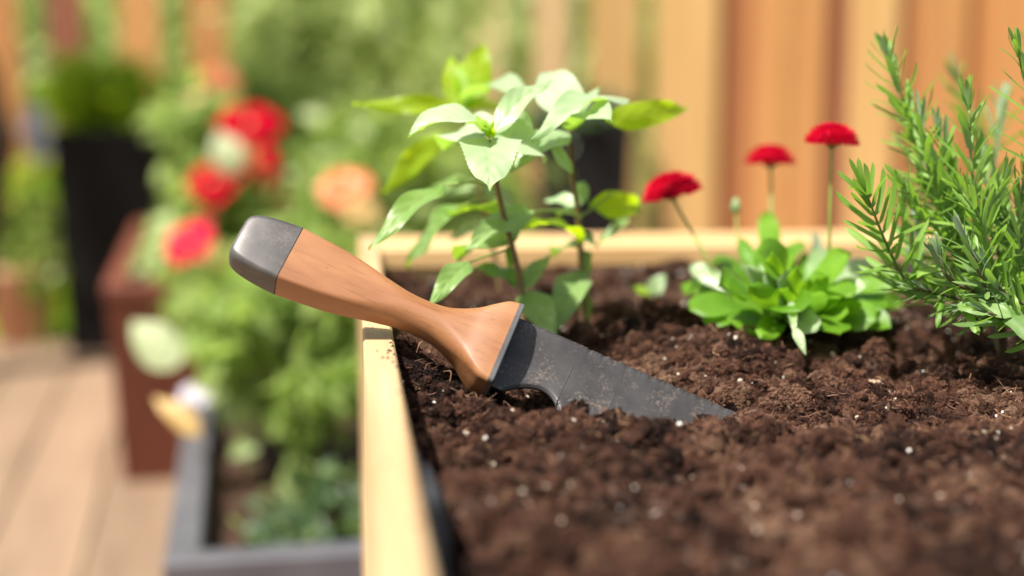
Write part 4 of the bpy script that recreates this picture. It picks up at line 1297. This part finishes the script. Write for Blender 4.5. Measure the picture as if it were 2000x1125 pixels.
# hedge beyond the fence (reads as one mass)
hc = at(700, 157, 7.2)
V, F, q = cloud(26000, (hc.x + .6, hc.y, 1.1), (5.2, .55, 1.25), .095, 51, box=True)
hd = mk('hedge', V, F, M_fE, None, smooth=False, rnd=q); hd['kind'] = 'stuff'; hd['label'] = 'light green hedge growing beyond the fences'
V, F, q = cloud(9000, (hc.x + .6, hc.y + .8, 1.2), (5.6, .35, 1.4), .16, 52, box=True)
hd = mk('hedge', V, F, M_fA, None, smooth=False, rnd=q); hd['kind'] = 'stuff'; hd['label'] = 'darker hedge behind the light green one'

# climbing plant in front of the picket fence, filling the middle
cb = thing('climbing_plant', 'tall pale green climbing plant covering the fence behind the leafy seedlings', 'climbing plant', tuple(atz(720, 500, 0)[:2]) + (0,))
BASE[cb] = Vector(cb.location)
c0 = at(740, 200, 4.6)
foliage(cb, M_fE, [dict(n=1500, cen=(c0.x + .02, c0.y, .62), rad=(.40, .12, .62), size=.075, seed=61, box=True, clump=60),
                   dict(n=700, cen=pt(560, 60, 4.5), rad=(.14, .12, .3), size=.07, seed=62, clump=14)])
stems_to(cb, (c0.x, c0.y, 0), [(c0.x + dx_, c0.y, z_) for dx_, z_ in ((-.3, .9), (-.1, 1.1), (.15, 1.0), (.3, .8))], .008)
cb2 = thing('leafy_shrub', 'mid green bush below the orange flowers, in front of the climbing plant', 'shrub', (at(800, 400, 3.4).x, at(800, 400, 3.4).y, 0))
foliage(cb2, M_fB, [dict(n=2600, cen=pt(780, 440, 3.4), rad=(.30, .18, .26), size=.06, seed=63, clump=40)])
q_ = at(780, 440, 3.4); stems_to(cb2, (q_.x, q_.y, 0), [pt(740, 400, 3.4), pt(820, 420, 3.4), pt(790, 350, 3.4)], .006)
cb3 = thing('leafy_shrub', 'yellow green shrub at the upper left, in front of the red brown pickets', 'shrub', (at(330, 300, 4.3).x, at(330, 300, 4.3).y, 0))
foliage(cb3, M_fC, [dict(n=1500, cen=pt(270, 330, 4.4), rad=(.40, .18, .17), size=.06, seed=64, clump=30)])
q_ = at(250, 300, 4.4); stems_to(cb3, (q_.x, q_.y, 0), [pt(180, 260, 4.4), pt(250, 250, 4.4), pt(330, 280, 4.4)], .006)
cb4 = thing('leafy_shrub', 'pale green shrub behind the red flowers', 'shrub', (at(480, 300, 3.9).x, at(480, 300, 3.9).y, 0))
foliage(cb4, M_fA, [dict(n=1500, cen=pt(520, 350, 3.9), rad=(.22, .15, .28), size=.06, seed=65, clump=40)])
q_ = at(460, 300, 3.9); stems_to(cb4, (q_.x, q_.y, 0), [pt(400, 260, 3.9), pt(460, 250, 3.9), pt(530, 280, 3.9)], .006)
gs = atz(-100, 630, 0)
V, F, q = cloud(2600, (gs.x - .6, 4.55, .02), (1.2, .45, .10), .07, 66, box=True)
gr_ = mk('lawn_grass', V, F, M_fC, None, smooth=False, rnd=q); gr_['kind'] = 'stuff'; gr_['label'] = 'bright green grass at the far end of the deck'

# ------------------------------------------------------------------ pots and boxes
def planter_box(t, cx, cy, wx, wy, h, rot, mat, rim=0.02, z0=0.0, taper=1.0, wall_name='box', rimw=.025, soil_drop=.03):
    """open tapered box with rim; local -> world by rot"""
    Mr = Matrix.Rotation(rot, 3, 'Z')
    def rg(sx, sy, z): return [Mr @ Vector((a * sx / 2, b_ * sy / 2, 0)) + Vector((cx, cy, z)) for a, b_ in ((-1, -1), (1, -1), (1, 1), (-1, 1))]
    e = rimw
    prof = [(wx * taper, wy * taper, z0), (wx - .008, wy - .008, z0 + h - rim - .004), (wx, wy, z0 + h - rim), (wx, wy, z0 + h - .003), (wx - .005, wy - .005, z0 + h), (wx - 2 * e, wy - 2 * e, z0 + h), (wx - 2 * e - .006, wy - 2 * e - .006, z0 + h - .004), ((wx - 2 * e) * .97, (wy - 2 * e) * .97, z0 + h - .12)]
    V = []; F = []
    for p in prof: V += rg(*p)
    for i in range(len(prof) - 1):
        for k in range(4): F.append((i * 4 + k, i * 4 + (k + 1) % 4, (i + 1) * 4 + (k + 1) % 4, (i + 1) * 4 + k))
    F.append((3, 2, 1, 0)); n = (len(prof) - 1) * 4
    mk(wall_name, V, F, mat, t, smooth=False)
    # soil inside
    m_ = 26; Vz = []; Fz = []
    for i in range(m_ + 1):
        for j in range(m_ + 1):
            l = Mr @ Vector(((i / m_ - .5) * (wx - 2 * e) * .985, (j / m_ - .5) * (wy - 2 * e) * .985, 0))
            Vz.append((cx + l.x, cy + l.y, z0 + h - soil_drop + random.uniform(-.008, .008)))
    for i in range(m_):
        for j in range(m_): a = i * (m_ + 1) + j; Fz.append((a, a + m_ + 1, a + m_ + 2, a + 1))
    mk('soil_fill', Vz, Fz, M_soil, t)
# tall black planters
for px0, px1, d, ht, lab, tap in ((97, 296, 3.6, .575, 'tall black square planter standing on the deck at the left', .80), (1062, 1242, 4.0, .575, 'tall black planter far behind the leafy seedlings, beside the orange fence', .84)):
    a = at(px0, 270, d); b_ = at(px1, 270, d); c = (a + b_) / 2; w = (b_ - a).length
    t = thing('black_planter', lab, 'planter', (c.x, c.y + .12, 0), 'tall black planters')
    planter_box(t, c.x, c.y + .12, w, w * .95, ht, R(0), M_blackplastic, .03, taper=tap)
c = at(196, 240, 3.75)
t = thing('leafy_plant', 'lime green plant growing in the tall black planter at the left', 'plant', (c.x, c.y, .55))
foliage(t, M_fC, [dict(n=1100, cen=(c.x, c.y, .66), rad=(.15, .12, .11), size=.05, seed=71, clump=24)])
stems_to(t, (c.x, c.y, .53), [(c.x - .06, c.y, .68), (c.x + .06, c.y, .70), (c.x, c.y - .05, .66)], .003, M_stemg)
c = at(1150, 240, 4.12)
t = thing('leafy_plant', 'low green plant in the tall black planter beside the orange fence', 'plant', (c.x, c.y, .55))
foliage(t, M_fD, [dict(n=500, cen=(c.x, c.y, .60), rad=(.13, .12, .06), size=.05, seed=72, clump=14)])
stems_to(t, (c.x, c.y, .53), [(c.x - .05, c.y, .6), (c.x + .05, c.y, .6)], .003, M_stemg)

# red-brown box planter : corner seen at the left of the trough
rb0 = atz(200, 557, .36)
rot = R(5.7); Mr = Matrix.Rotation(rot, 3, 'Z')
rw, rl = .36, 1.15
rc = rb0 + Mr @ Vector((rw / 2, rl / 2, 0))
t = thing('box_planter', 'red brown box planter on the deck behind the black trough', 'planter', (rc.x, rc.y, 0))
planter_box(t, rc.x, rc.y, rw, rl, .36, rot, M_red, .02, taper=.90, rimw=.03)
RB = (rc.x, rc.y)

# black trough
A0 = atz(318, 1100, .222); B0 = atz(372, 745, .222)
dv = (B0 - A0); tl = dv.length; ta = math.atan2(-dv.x, dv.y); tw = .40
Mt = Matrix.Rotation(ta, 3, 'Z')
tc_ = A0 + Mt @ Vector((tw / 2, tl / 2, 0))
t = thing('plant_trough', 'grey black plastic trough on the deck below the planter, holding low dark plants', 'trough', (tc_.x, tc_.y, 0))
planter_box(t, tc_.x, tc_.y, tw, tl, .222, ta, M_trough, .035, taper=.92, rimw=.034, soil_drop=.045)
def trl(u, v, z): 
    q = Mt @ Vector(((u - .5) * tw, (v - .5) * tl, 0)); return (tc_.x + q.x, tc_.y + q.y, z)
# low dark plants in trough
low = [(.30, .10), (.52, .08), (.75, .12), (.35, .22), (.6, .2), (.85, .25), (.45, .32), (.7, .33)]
looks = ['low dark leafy plant at the near left corner of the black trough', 'low dark plant at the middle of the near end of the black trough', 'low dark plant nearest the pine planter in the black trough',
         'low plant second from the near end, left side of the trough', 'small green plant in the middle of the trough', 'small plant against the pine planter, second row of the trough', 'small dark plant in front of the lush green plant, left', 'small dark plant in front of the lush green plant, right']
for i, ((u, v), lb) in enumerate(zip(low, looks)):
    b0 = trl(u, v, .185)
    t = thing('low_plant', lb, 'plant', b0, 'low plants in the trough')
    r_ = np.random.default_rng(80 + i)
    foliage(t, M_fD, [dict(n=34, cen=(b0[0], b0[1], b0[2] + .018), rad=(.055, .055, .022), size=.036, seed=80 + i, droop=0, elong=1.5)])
    stems_to(t, b0, [(b0[0] + r_.uniform(-.04, .04), b0[1] + r_.uniform(-.04, .04), b0[2] + .04) for _ in range(4)], .0015, M_stemg)
# lush bright plant further back in the trough
c = at(575, 700, 1.85)
t = thing('lush_plant', 'lush bright green plant in the black trough, filling the space under the knife handle', 'plant', (c.x, c.y, .18))
foliage(t, M_fA, [dict(n=900, cen=pt(560, 670, 1.9), rad=(.12, .14, .11), size=.046, seed=91, clump=40, elong=1.4), dict(n=240, cen=pt(500, 630, 1.95), rad=(.07, .1, .06), size=.044, seed=92, clump=20, elong=1.4), dict(n=160, cen=pt(650, 740, 1.8), rad=(.06, .08, .04), size=.04, seed=93, clump=16, elong=1.4)])
stems_to(t, (c.x, c.y, .18), [pt(520, 640, 1.9), pt(600, 640, 1.9), pt(560, 720, 1.9), pt(660, 780, 1.8)], .003, M_stemg)
def bigleaf(t, a, b_, w, mat, k=.6, name='leaf', label=None): return place_leaf(t, a, b_, w, k, mat, .08, .15, 'ovate', 0, name=name, label=label)
M_cream = mat_leaf('cream_leaf', (0.30, 0.36, 0.18), (0.40, 0.45, 0.26), trans=(0.5, 0.55, 0.25), tf=0.3, rough=0.5)
M_yel = mat_leaf('yellow_petal', (0.48, 0.32, 0.12), (0.56, 0.38, 0.15), trans=(0.7, 0.5, 0.1), tf=0.3, rough=0.5)
M_lil = mat_leaf('lilac_petal', (0.5, 0.47, 0.56), (0.66, 0.62, 0.72), trans=(0.5, 0.4, 0.6), tf=0.3, rough=0.5)
M_scar = mat_leaf('scarlet_petal', (0.36, 0.001, 0.014), (0.46, 0.002, 0.022), trans=(0.6, 0.002, 0.02), tf=0.25, rough=0.9, spec=.03)
M_oran = mat_leaf('orange_petal', (0.72, 0.17, 0.06), (0.80, 0.26, 0.10), trans=(0.9, 0.3, 0.08), tf=0.3, rough=0.45)
M_brick = mat_leaf('brick_petal', (0.45, 0.14, 0.06), (0.55, 0.2, 0.08), trans=(0.6, 0.2, 0.05), tf=0.3, rough=0.45)
bigleaf(t, (345, 720, 1.75), (258, 625, 1.78), 90, M_cream, .7, label='cream coloured leaf overhanging the trough')
bigleaf(t, (390, 850, 1.6), (300, 775, 1.62), 50, M_yel, .6, label='yellowed leaf at the rim')
# flowers
def blossom(parent, px, py, d, wpx, mat, seed, tilt=(0, .6), np_=14, rows=2, centre=None, name='flower'):
    c = at(px, py, d); Rr = wpx / 2 * d / FPX
    ax = (UPV * .6 + XR_ * tilt[0] + TOC * tilt[1]).normalized()
    Mq = Matrix.Translation(c) @ ax.to_track_quat('Z', 'Y').to_matrix().to_4x4()
    r = random.Random(seed); V = []; F = []; rn = []
    for row in range(rows):
        for k in range(np_):
            a = 2 * math.pi * (k + .5 * row) / np_ + r.uniform(-.1, .1)
            L = Rr * (1 - .28 * row) * r.uniform(.85, 1.1); W = 2 * math.pi * Rr / np_ * 1.25
            Vl, Fl = leaf_grid(L, W, .12 + .08 * row, .1, 'spoon', 0, 6, 4)
            Ml = Mq @ Matrix.Rotation(a, 4, 'Z') @ Matrix.Rotation(.15 + .38 * row + r.uniform(-.1, .1), 4, 'X')
            o_ = len(V); V += [Ml @ Vector(v) for v in Vl]; F += [tuple(i + o_ for i in f) for f in Fl]; rn += [r.random()] * len(Vl)
    fl = mk(name, V, F, mat, parent, rnd=rn)
    Vc = []; Fc = []
    for i in range(4):
        ph = i / 3 * 1.5
        for k in range(10): Vc.append(Mq @ Vector((math.cos(k * .628) * math.cos(ph) * Rr * .2, math.sin(k * .628) * math.cos(ph) * Rr * .2, math.sin(ph) * Rr * .14 + Rr * .12)))
    for i in range(3):
        for k in range(10): Fc.append((i * 10 + k, i * 10 + (k + 1) % 10, i * 10 + 10 + (k + 1) % 10, i * 10 + 10 + k))
    mk('flower_centre', Vc, Fc, centre or M_yel, fl)
    return c
def flowering(label, basep, fl, group=None, leaves=None, seed=1, mat=M_fB):
    t = thing('flowering_plant', label, 'flowering plant', basep, group)
    for i, (px, py, d, w, m_, tl_) in enumerate(fl):
        c = blossom(t, px, py, d, w, m_, seed * 10 + i, tl_)
        V, F = tube_vf(spline([Vector(basep), (Vector(basep) + c) / 2 + Vector((0, 0, .02)), c], 10), .0022, 6); mk('flower_stem', V, F, M_stemg, t)
    if leaves: foliage(t, mat, leaves)
    return t
bz = .33
bp = (RB[0] + .02, RB[1] - .42, bz)
t = flowering('tall plant with bright red blossoms in the red brown box planter', bp,
          [(488, 250, 2.6, 135, M_scar, (.1, .5)), (500, 325, 2.55, 100, M_scar, (.1, .9)), (420, 362, 2.5, 120, M_scar, (-.2, .7)), (545, 375, 2.6, 90, M_scar, (.4, .7))],
          leaves=[dict(n=520, cen=pt(440, 470, 2.6), rad=(.12, .12, .13), size=.055, seed=95, clump=20), dict(n=200, cen=pt(390, 270, 2.75), rad=(.08, .08, .1), size=.05, seed=96, clump=8)], seed=3, mat=M_fA)
bigleaf(t, (460, 340, 2.48), (425, 255, 2.5), 72, M_cream, .9, label='cream blossom petal among the red ones')
bp2 = (RB[0] - .03, RB[1] - .52, bz)
flowering('low plant with crimson blossoms at the near end of the red brown box planter', bp2,
          [(372, 478, 2.4, 115, M_petal, (-.3, .7)), (432, 525, 2.38, 80, M_scar, (.3, .7))],
          leaves=[dict(n=260, cen=pt(410, 570, 2.45), rad=(.08, .08, .06), size=.05, seed=97, clump=14)], seed=4, mat=M_fA)
bp3 = (RB[0] + .13, RB[1] - .30, bz)
flowering('plant with coral and orange blossoms left of the pine planter corner', bp3,
          [(672, 372, 2.4, 110, M_oran, (.0, .7)), (705, 415, 2.36, 80, M_yel, (.3, .7))],
          leaves=[dict(n=500, cen=pt(620, 500, 2.45), rad=(.12, .1, .10), size=.05, seed=98, clump=14)], seed=5, mat=M_fA)
bp4 = (RB[0] + .05, RB[1] + .25, bz)
flowering('tallest plant in the box planter with a single brick orange blossom', bp4,
          [(430, 160, 3.1, 85, M_brick, (.3, .5)), (385, 200, 3.1, 60, M_yel, (-.3, .5))],
          leaves=[dict(n=220, cen=pt(400, 320, 3.2), rad=(.10, .10, .14), size=.055, seed=99, clump=14)], seed=6, mat=M_fA)
bl_ = trl(.22, .93, .18)
flowering('small plant with pale lilac flowers at the far left end of the trough', bl_,
          [(405, 762, 1.95, 70, M_lil, (-.2, .7)), (372, 772, 1.98, 50, M_lil, (-.3, .6)), (440, 775, 1.95, 50, M_lil, (.2, .7))],
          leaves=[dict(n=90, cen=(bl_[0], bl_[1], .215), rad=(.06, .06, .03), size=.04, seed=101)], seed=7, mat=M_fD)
# far left: dark trunk, terracotta pot, lilac flower
tk = at(-22, 300, 3.35)
t = thing('tree_trunk', 'dark brown leaning tree trunk at the left edge of the photo', 'tree', (tk.x, tk.y, 0))
Pt = spline([(tk.x - .10, tk.y, -.02), (tk.x - .05, tk.y, .3), (tk.x + .01, tk.y, .56), (tk.x - .06, tk.y, .85), (tk.x - .18, tk.y, 1.3), (tk.x - .25, tk.y + .1, 1.9)], 30)
V, F = tube_vf(Pt, [.055 - .015 * i / 30 + .006 * math.sin(i * 1.7) for i in range(31)], 18)
mk('trunk', V, F, M_bark, t)
foliage(t, M_fB, [dict(n=2500, cen=(tk.x - .3, tk.y + .1, 2.2), rad=(.7, .6, .45), size=.07, seed=110, clump=40)], 'crown')
tp = at(40, 540, 3.85)
t = thing('flower_pot', 'small terracotta pot at the far left end of the deck', 'flower pot', (tp.x, tp.y, 0))
pr = [(.0, 0), (.07, 0), (.095, .17), (.105, .17), (.107, .21), (.098, .212), (.092, .17), (0.0, .17)]
V = []; F = []
for a, z_ in pr:
    for k in range(24): V.append((tp.x + math.cos(k * math.pi / 12) * a, tp.y + math.sin(k * math.pi / 12) * a, z_))
for i in range(len(pr) - 1):
    for k in range(24): F.append((i * 24 + k, i * 24 + (k + 1) % 24, (i + 1) * 24 + (k + 1) % 24, (i + 1) * 24 + k))
mk('pot', V, F, M_terra, t)
t2 = thing('leafy_plant', 'small orange green plant in the terracotta pot', 'plant', (tp.x, tp.y, .17))
foliage(t2, M_fB, [dict(n=260, cen=(tp.x, tp.y, .30), rad=(.10, .1, .1), size=.05, seed=111)])
lp = at(75, 330, 3.5)
t = flowering('white lilac flower spike left of the tall black planter', (lp.x - .02, lp.y, -.1),
          [(72, 262, 3.5, 70, M_lil, (0, .6)), (80, 300, 3.5, 56, M_lil, (0.2, .6)), (66, 225, 3.5, 46, M_lil, (0, .6))], seed=8,
          leaves=[dict(n=40, cen=(lp.x - .02, lp.y, .3), rad=(.06, .06, .16), size=.05, seed=112)], mat=M_fB)
